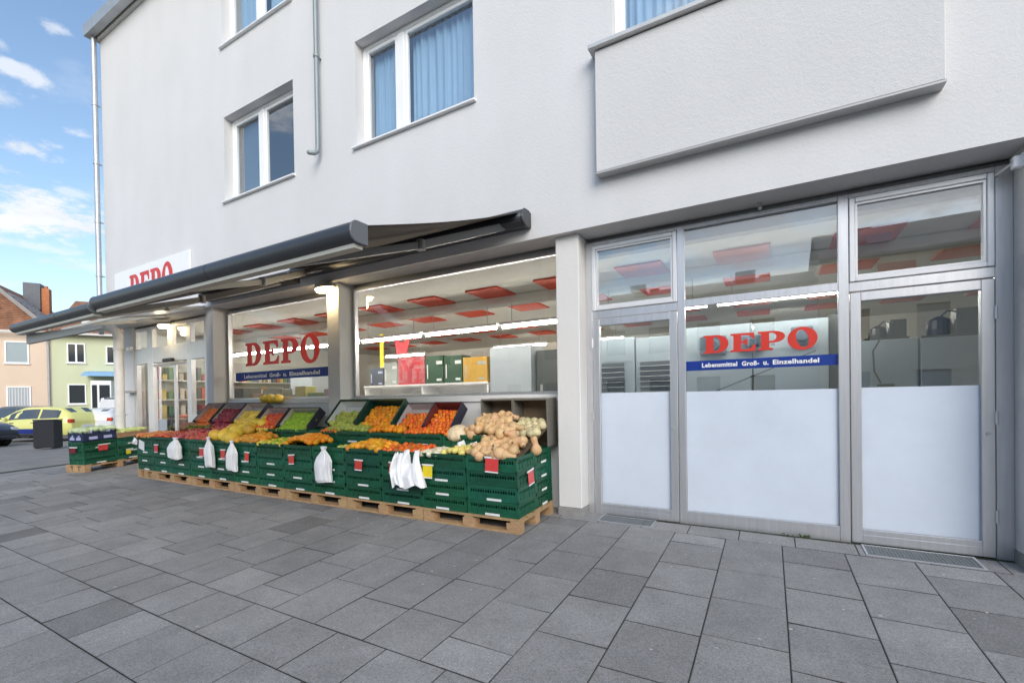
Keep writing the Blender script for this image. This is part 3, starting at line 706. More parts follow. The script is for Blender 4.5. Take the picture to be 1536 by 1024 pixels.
# pallet prototype: origin at front right corner on the ground, extends -x and +y
def make_pallet(label, group, M, W=1.19, D=.80):
    r = empty('pallet', label=label, cat='pallet', group=group, M=M)
    b = MB(); 
    for i in range(5):
        ya = i*(D-.10)/4; b.box(-W, 0, ya, ya+.10+(.03 if i % 2 == 0 else 0) if ya+.13 < D else D, .122, .144)
    for xa in (-W, -W/2-.05, -.10): b.box(xa, xa+.10, 0, D, .100, .1215)
    obj('deck', b, WOOD, r)
    for xa in (-W, -W/2-.0725, -.145):
        for ya in (0, D/2-.05, D-.10):
            b = MB(); b.box(xa, xa+.145, ya, ya+.10, .0225, .0995); obj('block', b, WOOD, r)
    b = MB()
    for ya in (0, D/2-.05, D-.10): b.box(-W, 0, ya, ya+.10, .0, .022)
    obj('runner', b, WOOD, r)
    return r
names = ['under the butternut squash at the right end', 'second from the right end, under the mandarins', 'third from the right end, under the ripe mangoes', 'in the middle, under the orange heap and lime peppers', 'under the yellow honeydew melons', 'second from the left end, under the red apples']
pal0 = make_pallet('wooden euro pallet '+names[0], 'pallets under the fruit stand', SM(XR))
for k in range(1, 6): dup(pal0, SM(XR-1.2*k), 'wooden euro pallet '+names[k])
make_pallet('short wooden pallet at the left end of the fruit stand', None, SM(XR-7.2), W=.62)

# crate prototype: origin at bottom centre of the front side, long side along x, extends +y
CW, CD, CH = .594, .394, .148
def crate_mesh(m):
    b = MB(); hw = CW/2; t = .012
    def side(P):
        # P maps (a along side, o outward depth, z) ; a in 0..len
        ln = P[3]
        def bx(a0, a1, o0, o1, z0, z1): 
            vs = [P[0]+P[1]*a+P[2]*o+Vector((0, 0, z)) for z in (z0, z1) for o in (o0, o1) for a in (a0, a1)]
            b.add(vs, [(0,2,3,1),(4,5,7,6),(0,1,5,4),(2,6,7,3),(0,4,6,2),(1,3,7,5)])
        bx(0, ln, 0, .012, 0, .018); bx(.02, ln-.02, .006, .014, .018, .078)
        bx(0, ln, 0, .012, CH-.024, CH-.001); bx(.02, ln-.02, .006, .014, .108, CH-.024)
        bx(0, .03, .001, .013, .018, CH-.024); bx(ln-.03, ln, .001, .013, .018, CH-.024)
        n = int(ln/.032)
        for i in range(n+1):
            a = .03+(ln-.06)*i/n; wd = .007 if (i % 3) else .012
            bx(a-wd/2, a+wd/2, .0055, .0135, .078, .108)
        for fr_ in (.2, .35, .65, .8):
            a = ln*fr_; bx(a-.006, a+.006, .0, .006, .018, .075)
        bx(.03, ln-.03, .002, .006, .05, .058)
    side((Vector((-hw, 0, 0)), Vector((1, 0, 0)), Vector((0, 1, 0)), CW))
    side((Vector((hw, 0, 0)), Vector((0, 1, 0)), Vector((-1, 0, 0)), CD))
    side((Vector((-hw, CD, 0)), Vector((0, -1, 0)), Vector((1, 0, 0)), CD))
    side((Vector((hw, CD, 0)), Vector((-1, 0, 0)), Vector((0, -1, 0)), CW))
    b.box(-hw+.012, hw-.012, .012, CD-.012, .004, .012)
    return b
c0 = empty('produce_crate', label='x', cat='crate', group='green crates of the fruit stand', M=Matrix())
body0 = obj('body', crate_mesh(GREEN), GREEN, c0)
b = MB(); b.box(-.085, .085, -.004, -.0008, .004, .027); strip0 = obj('paper_strip', b, PAPER, c0)
crate_first = [True]
def place_crate(M, label, strip=True, xo=0.):
    if crate_first[0]:
        crate_first[0] = False; c0.matrix_world = M; c0['label'] = label; return c0
    c = c0.copy(); COL.objects.link(c); c.matrix_world = M @ Matrix.Rotation(rr.uniform(-.006, .006), 4, 'Z'); c['label'] = label
    d = body0.copy(); COL.objects.link(d); d.parent = c
    if strip:
        d = strip0.copy(); COL.objects.link(d); d.parent = c; d.location.x = xo
    return c
CONT = ['butternut squash', 'bagged white and yellow vegetables', 'orange persimmons', 'ripe yellow mangoes', 'a single green pear', 'the big orange heap', 'lime green peppers', 'orange papayas', 'yellow honeydew melons', 'red apples', 'dark red pomegranates', 'reddish tomatoes', 'orange sweet potatoes']
LAY = ['bottom', 'third', 'second', 'topmost']
def colx(k): return XR-.012-.3-.6*k
rr = random.Random(5)
for k in range(13):
    for l in range(4):
        jx_, jy_ = rr.uniform(-.002, .002), rr.uniform(-.004, .006)
        place_crate(SM(colx(k)+jx_, .012+jy_, .145+.15*l), f'{LAY[l]} green slatted crate in the front stack holding {CONT[k]}', strip=not (l == 3) and not (l == 2 and k in (0, 2, 3, 5)), xo=rr.uniform(-.03, .03))
for l in range(4):
    place_crate(SM(colx(0), .412, .145+.15*l, Matrix.Identity(4)), f'{LAY[l]} green crate of the rear stack beside the right pillar', False)
    o = strip0.copy(); COL.objects.link(o)
    last = [c for c in bpy.data.objects if c.name.startswith('produce_crate') and c.parent is None][-1]
    o.parent = last
    o.matrix_local = Matrix.Translation((CW/2, CD/2, 0)) @ Matrix.Rotation(R(90), 4, 'Z') @ Matrix.Scale(.7, 4, (1, 0, 0))
for l in range(4):
    place_crate(SM(colx(12), .412, .145+.15*l), f'{LAY[l]} green crate of the rear stack at the left end of the stand', False)
REAR = {1: 'cut pumpkin pieces', 2: 'red orange mandarins', 3: 'the tall pile of oranges', 4: 'green apples', 5: 'small oranges left of the middle pillar', 6: 'green limes', 7: 'deep orange tomatoes', 8: 'yellow lemons'}
for k, nm in REAR.items():
    place_crate(SM(colx(k), .412, .745), f'raised rear crate holding {nm}', k in (2, 4))
# plain packing under the raised rear crates' fruit: grey sheets that the fruit lies on
def sheet(name, label, x0, x1, fn, M=None, y0=.42, y1=.79, m=None):
    b = MB(); b.grid(lambda u, v: (x0+(x1-x0)*u, y0+(y1-y0)*v, fn(y0+(y1-y0)*v)), 6, 6)
    return b

# fruit prototypes ---------------------------------------------------------
def sph(r, prof=None, n=14, k=9, squash=1., dimple=.0):
    b = MB(); pts = []
    for i in range(k+1):
        t = math.pi*i/k; rr_ = r*math.sin(t); z = -r*math.cos(t)*squash
        if dimple: z -= dimple*r*math.exp(-((rr_/r)/.35)**2)*(1 if i > k/2 else -1)
        pts.append((max(rr_, .0006), z))
    b.lathe(pts, n); return b
def shaped(prof, n=14): b = MB(); b.lathe(prof, n); return b
def fm(name, base, stem=None, **k):
    d = dict(rough=.36, var=.24, vscale=26, bump=.14, bscale=150, vary=.22, spec=.5); d.update(k); fresh = name not in MATS; m = mat(name, base, **d)
    if fresh and stem:
        r0, z0, c = stem; nt = m.node_tree; N = nt.nodes; L = nt.links; b = N['Principled BSDF']
        tc = N.new('ShaderNodeTexCoord'); sp = N.new('ShaderNodeSeparateXYZ'); L.new(tc.outputs['Object'], sp.inputs[0])
        cm = N.new('ShaderNodeCombineXYZ'); L.new(sp.outputs[0], cm.inputs[0]); L.new(sp.outputs[1], cm.inputs[1])
        ln = N.new('ShaderNodeVectorMath'); ln.operation = 'LENGTH'; L.new(cm.outputs[0], ln.inputs[0])
        lt = N.new('ShaderNodeMath'); lt.operation = 'LESS_THAN'; lt.inputs[1].default_value = r0; L.new(ln.outputs['Value'], lt.inputs[0])
        gt = N.new('ShaderNodeMath'); gt.operation = 'GREATER_THAN'; gt.inputs[1].default_value = z0; L.new(sp.outputs[2], gt.inputs[0])
        mu = N.new('ShaderNodeMath'); mu.operation = 'MULTIPLY'; L.new(lt.outputs[0], mu.inputs[0]); L.new(gt.outputs[0], mu.inputs[1])
        mx = N.new('ShaderNodeMix'); mx.data_type = 'RGBA'; mx.inputs[7].default_value = (*c, 1); L.new(mu.outputs[0], mx.inputs[0])
        L.new(b.inputs['Base Color'].links[0].from_socket, mx.inputs[6]); L.new(mx.outputs[2], b.inputs['Base Color'])
    return m
KIND = {}
def kind(name, mb, m, cat, r):
    KIND[name] = (mb.mesh(name, m, 'all'), cat, r)
kind('orange', sph(.040, squash=.96, dimple=.12), fm('orange peel', (.88, .33, .010), stem=(.006, .01, (.16, .20, .05))), 'orange', .040)
kind('mandarin', sph(.033, squash=.82, dimple=.2), fm('mandarin peel', (.84, .18, .012), stem=(.006, .01, (.12, .20, .04))), 'mandarin', .033)
kind('persimmon', sph(.042, squash=.80, dimple=.2), fm('persimmon skin', (.80, .16, .02), rough=.3, stem=(.014, .01, (.20, .22, .08))), 'persimmon', .042)
kind('tomato', sph(.038, squash=.85, dimple=.25), fm('tomato skin', (.74, .10, .025), rough=.22, stem=(.010, .01, (.07, .16, .03))), 'tomato', .038)
kind('green_apple', sph(.042, squash=.93, dimple=.3), fm('green apple skin', (.42, .50, .09), rough=.3, stem=(.008, .01, (.10, .07, .03))), 'apple', .042)
kind('red_apple', sph(.043, squash=.92, dimple=.3), fm('red apple skin', (.46, .030, .045), rough=.28, var=.4, vscale=30, dark=(.50, .12, .05), stem=(.009, .01, (.25, .18, .05))), 'apple', .043)
kind('pomegranate', shaped([(.001, -.040), (.022, -.036), (.038, -.016), (.042, .004), (.034, .026), (.015, .038), (.010, .044), (.014, .052), (.002, .046)]), fm('pomegranate skin', (.30, .022, .04), rough=.35), 'pomegranate', .042)
kind('lemon', shaped([(.001, -.052), (.008, -.046), (.024, -.034), (.033, -.012), (.034, .008), (.026, .030), (.010, .043), (.007, .050), (.001, .053)]), fm('lemon peel', (.84, .62, .08)), 'lemon', .036)
kind('lime', shaped([(.001, -.042), (.018, -.034), (.029, -.010), (.029, .010), (.018, .033), (.001, .043)]), fm('lime peel', (.30, .52, .03), rough=.35), 'lime', .030)
kind('mango', shaped([(.001, -.058), (.022, -.050), (.040, -.025), (.045, .0), (.038, .028), (.022, .048), (.001, .058)]), fm('mango skin', (.86, .42, .02), rough=.35, dark=(.80, .30, .02)), 'mango', .046)
kind('papaya', shaped([(.001, -.085), (.028, -.075), (.048, -.04), (.05, 0), (.038, .04), (.022, .07), (.001, .085)]), fm('papaya skin', (.82, .36, .03)), 'papaya', .05)
kind('melon', shaped([(.001, -.115), (.04, -.105), (.075, -.065), (.088, 0), (.078, .06), (.045, .10), (.001, .115)], 18), fm('honeydew skin', (.86, .60, .07), rough=.45, bump=.3, bscale=50, stem=(.012, .05, (.30, .22, .10))), 'melon', .088)
kind('sweet_potato', shaped([(.001, -.085), (.015, -.075), (.034, -.04), (.039, 0), (.030, .04), (.014, .075), (.001, .09)]), fm('sweet potato skin', (.72, .24, .06), rough=.6), 'sweet potato', .038)
kind('butternut_squash', shaped([(.001, -.105), (.030, -.102), (.058, -.082), (.068, -.05), (.060, -.015), (.043, .015), (.037, .05), (.038, .085), (.030, .105), (.012, .110), (.009, .125), (.001, .126)], 18), fm('butternut skin', (.70, .45, .23), rough=.5, var=.22, vscale=14, vary=.14, stem=(.014, .1085, (.20, .15, .08))), 'squash', .062)
kind('pale_squash', shaped([(.001, -.06), (.035, -.058), (.062, -.03), (.066, .0), (.052, .035), (.026, .058), (.009, .066), (.001, .075)], 16), fm('pale squash skin', (.62, .50, .30), rough=.5, dark=(.46, .44, .24), stem=(.011, .06, (.18, .15, .07))), 'squash', .062)
kind('green_pepper', shaped([(.001, -.095), (.010, -.08), (.020, -.04), (.024, 0), (.024, .04), (.016, .062), (.006, .066), (.004, .085), (.001, .086)], 10), fm('green pepper skin', (.52, .60, .22), rough=.3), 'pepper', .024)
kind('cucumber', shaped([(.001, -.11), (.015, -.10), (.022, -.05), (.024, 0), (.022, .05), (.014, .10), (.001, .11)], 10), fm('courgette skin', (.16, .22, .03), rough=.4), 'courgette', .024)
kind('pear', shaped([(.001, -.045), (.025, -.040), (.040, -.018), (.038, .005), (.024, .03), (.016, .048), (.008, .056), (.001, .057)]), fm('pear skin', (.52, .54, .14)), 'pear', .042)
kind('white_radish', shaped([(.001, -.075), (.018, -.068), (.033, -.04), (.036, 0), (.032, .04), (.016, .07), (.001, .078)], 12), fm('white bulb skin', (.78, .74, .55), rough=.4), 'vegetable', .036)
kind('yellow_bulb', sph(.040, squash=.9, dimple=.1), fm('pale yellow skin', (.82, .70, .20), rough=.4), 'vegetable', .040)
LONG = {'lemon', 'lime', 'mango', 'papaya', 'melon', 'sweet_potato', 'butternut_squash', 'green_pepper', 'cucumber', 'pear', 'white_radish'}
fr_ = random.Random(11)
NF = {}
def fruit(kn, x, yl, zl, label, group, sc=1., rot=None, base=SM):
    me, cat, r = KIND[kn]
    o = link(bpy.data.objects.new(kn, me)); NF[kn] = NF.get(kn, 0)+1
    if rot is None:
        if kn in LONG: rot = Matrix.Rotation(fr_.uniform(0, 6.283), 4, 'Z') @ Matrix.Rotation(R(90)+fr_.uniform(-.45, .45), 4, 'Y')
        else: rot = Matrix.Rotation(fr_.uniform(0, 6.283), 4, 'Z') @ Matrix.Rotation(fr_.uniform(-1.2, 1.2), 4, 'X')
    s = sc*fr_.uniform(.90, 1.08)
    o.matrix_world = base(x, yl, zl, rot @ Matrix.Diagonal((s*fr_.uniform(.95, 1.05), s*fr_.uniform(.95, 1.05), s, 1)))
    tag(o, label, cat, group); return o
def pile(kn, x0, x1, y0, y1, zf, label, group, sp=1.72, lift=.6, mix=None, base=SM, sc=1., jit=.18, mound=0., rotf=None):
    """lay fruit in staggered rows over the slope zf(x,y)"""
    r = KIND[kn][2]*sc; d = r*sp; row = 0; y = y0+r*.8
    while y <= y1-r*.5+1e-6:
        x = x0+r*.9+(d/2 if row % 2 else 0)
        while x <= x1-r*.8:
            xx = x+fr_.uniform(-jit, jit)*r; yy = y+fr_.uniform(-jit, jit)*r
            u = (xx-x0)/(x1-x0)*2-1
            kk = kn if not mix or fr_.random() > mix[1] else mix[0]
            fruit(kk, xx, yy, zf(xx, yy)+r*lift+mound*(1-u*u)+fr_.uniform(0, .35)*r, label if kk == kn else mix[2], group if kk == kn else mix[3], sc, None if rotf is None else rotf(), base)
            x += d
        y += d*.84; row += 1
# bedding sheets so that no crate looks hollow under its fruit
LINER = mat('crate liner', (.10, .07, .04), .9, var=.3)
def bed(x0, x1, y0, y1, zf, label, m=LINER):
    b = MB(); b.grid(lambda u, v: (x0+(x1-x0)*u, y0+(y1-y0)*v, zf(x0+(x1-x0)*u, y0+(y1-y0)*v)), 8, 8)
    o = obj('crate_liner', b, m, M=None); og = SM((x0+x1)/2)
    # vertices were authored in the stand frame at the patch centre
    xc = (x0+x1)/2
    for v in o.data.vertices: v.co.x -= xc
    o.matrix_world = og; sd_ = o.modifiers.new('solid', 'SOLIDIFY'); sd_.thickness = .01
    tag(o, label, 'liner', 'liners under the fruit'); return o
def fx0(k): return colx(k)-.285
def fx1(k): return colx(k)+.285
flat = lambda z, s=0.: (lambda x, y: z+s*y)
# front row
bed(-3.02, -2.13, .03, .80, lambda x, y: .69+.36*y if x > -2.62 else .69+.20*y, 'brown liner bed under the butternut squash pile')
sqz = lambda x, y: .70+.40*y
pile('butternut_squash', -2.70, -2.12, .02, .42, sqz, 'butternut squash lying in the big pile at the right end of the stand', 'butternut squash pile', sp=1.62, lift=.5, sc=.82)
pile('butternut_squash', -2.94, -2.50, .42, .80, lambda x, y: .735+.42*y, 'butternut squash lying in the big pile at the right end of the stand', 'butternut squash pile', sp=1.62, lift=.5, sc=.82)
pile('butternut_squash', -2.50, -2.30, .30, .52, lambda x, y: .76+.40*y, 'butternut squash lying in the big pile at the right end of the stand', 'butternut squash pile', sp=1.62, lift=.5, sc=.82)
pile('pale_squash', -2.50, -2.12, .45, .84, lambda x, y: .70+.36*y, 'pale greenish squash heaped below the right wooden display box', 'pale squash heap', sp=1.6, lift=.55, sc=.82)
fruit('butternut_squash', -2.13, .43, .80, 'butternut squash standing on its end at the right rear corner of the crates', None, 1.0, Matrix.Rotation(.25, 4, 'X'))
pile('white_radish', fx0(1), fx0(1)+.26, .02, .40, flat(.70), 'white vegetable in the bag-lined front crate left of the squash', 'white vegetables', sp=1.9)
pile('yellow_bulb', fx0(1)+.26, fx1(1), .02, .38, flat(.71), 'pale yellow vegetable in the bag-lined front crate left of the squash', 'yellow vegetables', sp=1.75, mound=.03)
pile('persimmon', fx0(2), fx1(2), .02, .39, flat(.70, .05), 'orange persimmon in the front crate beside the hanging shirt bags', 'persimmons in front', sp=1.75)
pile('mango', fx0(3), fx1(3), .02, .39, flat(.69, .05), 'yellow mango in the front crate right of the half empty crate', 'mangoes in front', sp=1.75, mound=.05)
fruit('pear', colx(4)+.12, .20, .71, 'single green pear lying in the nearly empty front crate', None)
fruit('pear', colx(4)-.05, .26, .70, 'lone pear at the back of the nearly empty front crate', None)
pile('orange', fx0(5), fx1(5)+.03, .02, .40, flat(.71, .02), 'large orange in the rounded heap in the middle of the front row', 'front orange heap', sp=1.7, mound=.085, mix=('mango', .2, 'yellow mango lying among the oranges of the front heap', 'mangoes among oranges'))
pile('lime', fx0(6), fx1(6), .02, .40, flat(.70, .04), 'bright green lime in the front crate left of the orange heap', 'front limes', sp=1.7, mix=('lemon', .3, 'yellow lemon lying among the front limes', 'lemons among limes'), mound=.02)
pile('papaya', fx0(7), fx1(7), .02, .42, flat(.70, .10), 'orange papaya in the front crate between limes and melons', 'papayas', sp=1.75, mound=.03)
pile('melon', fx0(8), fx1(8)+.05, .02, .80, flat(.70, .32), 'big yellow honeydew melon in the stepped pile', 'honeydew melons', sp=1.6, lift=.55)
pile('red_apple', fx0(9), fx1(9), .02, .82, flat(.70, .30), 'red apple in the sloping bank left of the melons', 'red apple bank', sp=1.75, jit=.2)
pile('red_apple', fx0(10), fx1(10), .02, .55, flat(.70, .28), 'red apple in the front crate fourth from the left end', 'red apples further left', sp=1.75, mix=('pomegranate', .3, 'dark red pomegranate among the apples', 'pomegranates'))
pile('tomato', fx0(11), fx1(11), .02, .40, flat(.71, .08), 'red tomato in the front crate under the brown sack', 'tomatoes', sp=1.75, mound=.02)
pile('sweet_potato', fx0(12), fx1(12), .02, .40, flat(.71, .05), 'orange sweet potato in the leftmost front crate', 'sweet potatoes', sp=1.6)
pile('cucumber', fx0(11)+.3, fx1(10)-.1, .40, .80, flat(.80, .12), 'dark green courgette behind the tomatoes by the entrance', 'courgettes', sp=1.9)
pile('green_pepper', fx1(10)-.45, fx1(10)-.02, .56, .82, flat(.80, .18), 'yellow green pepper behind the apples at the entrance side', 'peppers by the entrance', sp=1.9)

# tilted boxes on the rear row -------------------------------------------------
SLOPE = R(46)
def tilt(yl, zl): return lambda x: SM(x, yl, zl, Matrix.Rotation(SLOPE, 4, 'X'))
def tilted_box(x0, x1, label, mo, mi, Lb=.42, h=.13, yl=.575, zl=.885, t=.008, green=False):
    xc = (x0+x1)/2; hw = (x1-x0)/2-.004
    r = empty('display_box', label=label, cat='box', group='tilted boxes along the sill', M=SM(xc, yl, zl, Matrix.Rotation(SLOPE, 4, 'X')))
    b = MB(); b.box(-hw, hw, 0, Lb, -t, 0); b.box(-hw, -hw+t, 0, Lb, .0005, h); b.box(hw-t, hw, 0, Lb, .0005, h); b.box(-hw+t+.0005, hw-t-.0005, Lb-t, Lb, .0005, h); b.box(-hw+t+.0005, hw-t-.0005, 0, t, .0005, h*.35)
    if green:
        b.box(-hw-.003, hw+.003, Lb-.02, Lb+.006, h-.02, h+.004); b.box(-hw-.004, -hw+.016, 0, Lb-.021, h-.02, h+.004); b.box(hw-.016, hw+.004, 0, Lb-.021, h-.02, h+.004)
    obj('body', b, mo, r, bevel=.002)
    b = MB(); b.box(-hw+t+.001, hw-t-.001, t+.001, Lb-t-.001, .001, .004); b.box(-hw+t+.001, hw-t-.001, Lb-t-.005, Lb-t-.001, .0045, h*.92)
    b.box(-hw+t+.001, -hw+t+.004, t+.03, Lb-t-.006, .0045, h*.92); obj('liner', b, mi, r)
    return r
BOXW = mat('pale cardboard inside', (.55, .50, .50), .8, var=.2, vscale=5)
BOXD = mat('dark printed cardboard', (.035, .038, .06), .55, var=.3, vscale=6)
KRAFT = mat('brown inside board', (.36, .25, .16), .8, var=.25, vscale=5)
REDBOX = mat('dark red cardboard', (.20, .035, .03), .6, var=.3, vscale=6)
def tfill(kn, x0, x1, label, group, upto=.30, sp=1.72, yl=.575, zl=.885, start=.02, mix=None, sc=1.):
    """fruit lying on the tilted floor of a box"""
    xc = (x0+x1)/2
    def base(x, y, z, e): return SM(xc, yl, zl, Matrix.Rotation(SLOPE, 4, 'X') @ Matrix.Translation((x-xc, y, z)) @ e)
    pile(kn, x0+.015, x1-.015, start, upto, lambda x, y: .006+.030*(1-max(0., min(1., (y-start)/max(.05, upto-start)))), label, group, sp=sp, lift=.95, base=base, mix=mix, sc=sc)
def ramp(kn, x0, x1, label, group, y0=.41, y1=.60, z0=.86, s=.30, sp=1.72, mix=None, sc=1., mound=0.):
    pile(kn, x0, x1, y0, y1, lambda x, y: z0+s*(y-.41), label, group, sp=sp, lift=.6, mix=mix, sc=sc, mound=mound)
G1 = 'green apple heaped in the tilted green crate right of the middle pillar'
tilted_box(-5.42, -4.83, 'tilted dark green crate with white back sheet holding green apples', DGREEN, PAPER, green=True, h=.16)
tfill('green_apple', -5.40, -4.85, G1, 'green apples', upto=.29); ramp('green_apple', -5.34, fx1(4), G1, 'green apples', mound=.02)
G2 = 'orange in the tall bright pile below the right shop window'
tilted_box(-4.82, -4.16, 'tilted dark green crate with dark back holding the tall orange pile', DGREEN, DGREEN, green=True, h=.16)
tfill('orange', -4.80, -4.18, G2, 'tall orange pile', upto=.38); ramp('orange', fx0(3)-.02, fx1(3), G2, 'tall orange pile', mound=.03)
G3 = 'red orange mandarin spilling from the two dark cartons right of the oranges'
tilted_box(-4.14, -3.69, 'dark carton with pale inside, left of two mandarin cartons', BOXD, BOXW, h=.12, Lb=.38)
tilted_box(-3.68, -3.24, 'dark blue carton tilted by the red card, right of two mandarin cartons', BOXD, REDBOX, h=.14, Lb=.38)
tfill('mandarin', -4.13, -3.70, G3, 'mandarins', upto=.29); tfill('mandarin', -3.67, -3.25, G3, 'mandarins', upto=.33); ramp('mandarin', fx0(2)-.02, fx1(2)+.12, G3, 'mandarins', mound=.02)
# pumpkin pieces in the rear crate of column 1
def pumpkin(x, yl, zl, r, label, sq, m):
    b = MB(); n = 40
    def pf(u, v):
        t = u*2*math.pi; ph = math.pi*v; rr_ = r*(1+.07*abs(math.sin(t*5)))*math.sin(ph); return (rr_*math.cos(t), rr_*math.sin(t), -r*sq*math.cos(ph))
    b.grid(pf, n, 12); o = obj('pumpkin', b, m, smooth='all', M=SM(x, yl, zl, Matrix.Rotation(.4, 4, 'X'))); tag(o, label, 'pumpkin'); return o
pumpkin(-3.16, .50, .90, .125, 'cream ribbed pumpkin in front of the dark blue carton', .72, fm('cream pumpkin', (.78, .66, .42), rough=.5))
def cut_squash(x, yl, zl, r, label, rz):
    e = empty('cut_squash', label=label, cat='squash', M=SM(x, yl, zl, Matrix.Rotation(rz, 4, 'Z') @ Matrix.Rotation(R(-70), 4, 'X')))
    b = MB(); b.lathe([(.001, -r), (r*.6, -r*.8), (r*.92, -r*.4), (r, 0)], 18); obj('rind', b, MATS['butternut skin'], e, smooth=True)
    b = MB(); b.lathe([(r*.93, .001), (r*.93, .004), (r*.5, .003), (r*.4, -.01), (.001, -.014)], 18); obj('flesh', b, fm('squash flesh', (.84, .38, .06)), e, smooth=True)
cut_squash(-2.93, .47, .90, .075, 'halved squash showing orange flesh at the edge of the rear crate', .3)
cut_squash(-3.02, .60, .93, .06, 'smaller halved squash behind the cream pumpkin', -.4)
pile('butternut_squash', -3.02, -2.72, .50, .80, flat(.80, .2), 'butternut squash lying behind the halved squash', 'squash behind', sp=1.7, sc=.82)
# upright wooden display boxes at the right end
WBOX = mat('stained display wood', (.17, .16, .14), .7, var=.25, stretch=(2, 2, 14))
BACK = mat('brown back board', (.27, .19, .12), .8, var=.25, vscale=4)
for xa, xb, lb in ((-2.985, -2.555, 'left of two upright wooden display boxes behind the butternut squash'), (-2.55, -2.12, 'right of two upright wooden display boxes, next to the right pillar')):
    r = empty('display_box', label=lb, cat='box', group='upright boxes', M=SM((xa+xb)/2, .80, .745)); hw = (xb-xa)/2
    b = MB(); b.box(-hw, -hw+.014, -.06, .20, 0, .535); b.box(hw-.014, hw, -.06, .20, 0, .535); b.box(-hw+.0145, hw-.0145, -.06, .20, .515, .535); obj('frame', b, WBOX, r, bevel=.002)
    b = MB(); b.box(-hw+.015, hw-.015, .17, .19, .0, .514); obj('back_panel', b, BACK, r)
# left group of tilted cartons under the other shop window
LB = [(-8.93, -8.40, DGREEN, BOXW, 'tilted dark green crate of small oranges beside the left pillar', 'mandarin', 'small mandarin in the tilted crate beside the left pillar', 'mandarins by the left pillar', .35),
      (-8.36, -7.74, BOXD, BOXW, 'tilted dark carton with pale inside holding pomegranates', 'pomegranate', 'dark red pomegranate in the tilted carton under the window lettering', 'pomegranates in carton', .32),
      (-7.72, -7.13, BOXD, BOXW, 'tilted dark carton with pale inside holding lemons', 'lemon', 'yellow lemon in the tilted carton under the window lettering', 'lemons in carton', .32),
      (-7.11, -6.54, BOXD, BOXW, 'tilted dark carton holding deep orange tomatoes', 'tomato', 'deep orange tomato in the sloping bank under the window lettering', 'tomatoes in carton', .29),
      (-6.50, -5.82, BOXD, BOXW, 'tilted dark carton of limes just left of the middle pillar', 'lime', 'green lime in the sloping bank left of the middle pillar', 'limes in carton', .34)]
for xa, xb, mo, mi, lb, kn, fl, gp, up in LB:
    low = kn in ('lime', 'tomato')
    tilted_box(xa, xb, lb, mo, mi, yl=.56, zl=.885 if not low else .84, Lb=.42 if not low else .37)
    tfill(kn, xa, xb, fl, gp, upto=up, yl=.56, zl=.885 if not low else .84)
    ramp(kn, xa+.02, xb-.02, fl, gp, y0=.42, y1=.60, z0=.85)
ramp('mandarin', fx0(5)+.25, fx1(5)+.02, 'loose small mandarin in the rear crate before the middle pillar', 'mandarins at the pillar', y1=.74, s=.1)
ramp('lemon', fx0(7)-.3, fx1(7)-.28, 'yellow lemon in the front bank left of the deep orange tomatoes', 'lemon bank', z0=.84, y0=.41, y1=.6, s=.3)
# melons on the sill
for i, x in enumerate((-7.60, -7.42, -7.22)):
    fruit('melon', x, .995, 1.325, ['leftmost', 'middle', 'rightmost'][i]+' of three yellow melons lying on the white window sill', None, .9, Matrix.Rotation(R(90), 4, 'X') @ Matrix.Rotation(R(25), 4, 'Y'))
# brown potato sack lying on the tomatoes
b = MB(); b.grid(lambda u, v: ((.20*(1+.05*math.sin(7*u*6.283+v*9)))*math.sin(math.pi*v)*math.cos(u*6.283), .13*(1+.06*math.sin(5*u*6.283))*math.sin(math.pi*v)*math.sin(u*6.283), -.085*math.cos(math.pi*v)), 32, 14)
o = obj('potato_sack', b, mat('brown net sack', (.40, .17, .10), .75, var=.45, vscale=30, bump=.8, bscale=28), smooth='all', M=SM(colx(11)+.04, .46, .87, Matrix.Rotation(.15, 4, 'Z'))); tag(o, 'reddish brown net sack lying behind the tomatoes at the left of the stand', 'sack')

# price cards --------------------------------------------------------------
def price_card(x, zl, w_, h_, label, m=RED, tiltz=0., side=False):
    if side: M = SM(XR-.018, x, zl, Matrix.Rotation(R(90), 4, 'Z') @ Matrix.Rotation(tiltz, 4, 'Y'))
    else: M = SM(x, .010, zl, Matrix.Rotation(tiltz, 4, 'Y') @ Matrix.Rotation(R(-5), 4, 'X'))
    r = empty('price_card', label=label, cat='price card', group='price cards on the crates', M=M)
    b = MB(); b.box(-w_/2, w_/2, -.016, -.013, -h_, 0); o = obj('card', b, m, r)
    b = MB(); b.box(-w_/2-.012, w_/2+.012, -.018, -.010, .001, .018); obj('holder', b, PAPER, r)
    b = MB(); b.box(-w_/2, w_/2, -.0175, -.0125, -h_-.014, -h_-.001); obj('edge_strip', b, PAPER, r)
    # faint scrawl of a pen on the card
    return r
PC = [(-2.39, .725, .15, .125, 'large red price card on the right end crate below the squash', RED, .03),
      (-3.70, .60, .125, .10, 'red price card just left of the hanging shirt bags', RED, .05),
      (-4.26, .60, .12, .10, 'red price card below the yellow mangoes', RED, .02),
      (-5.52, .60, .11, .10, 'red price card below the big orange heap', RED, -.08),
      (-6.52, .59, .10, .11, 'red price card right of the boxy white bag', RED, .03),
      (-7.13, .60, .11, .11, 'red price card between two white bags', RED, -.05),
      (-7.72, .60, .12, .11, 'red price card under the yellow melons', RED, -.03),
      (-9.17, .60, .12, .11, 'red price card under the tomatoes near the left end', RED, -.02)]
for a in PC: price_card(*a)
price_card(-3.21, .605, .13, .12, 'yellow price card half covered by the shirt bags', YEL, 0)
price_card(.28, .565, .12, .125, 'pale red price card on the right side of the end crate', mat('faded red card', (.72, .12, .12), .55, var=.2), -.12, True)
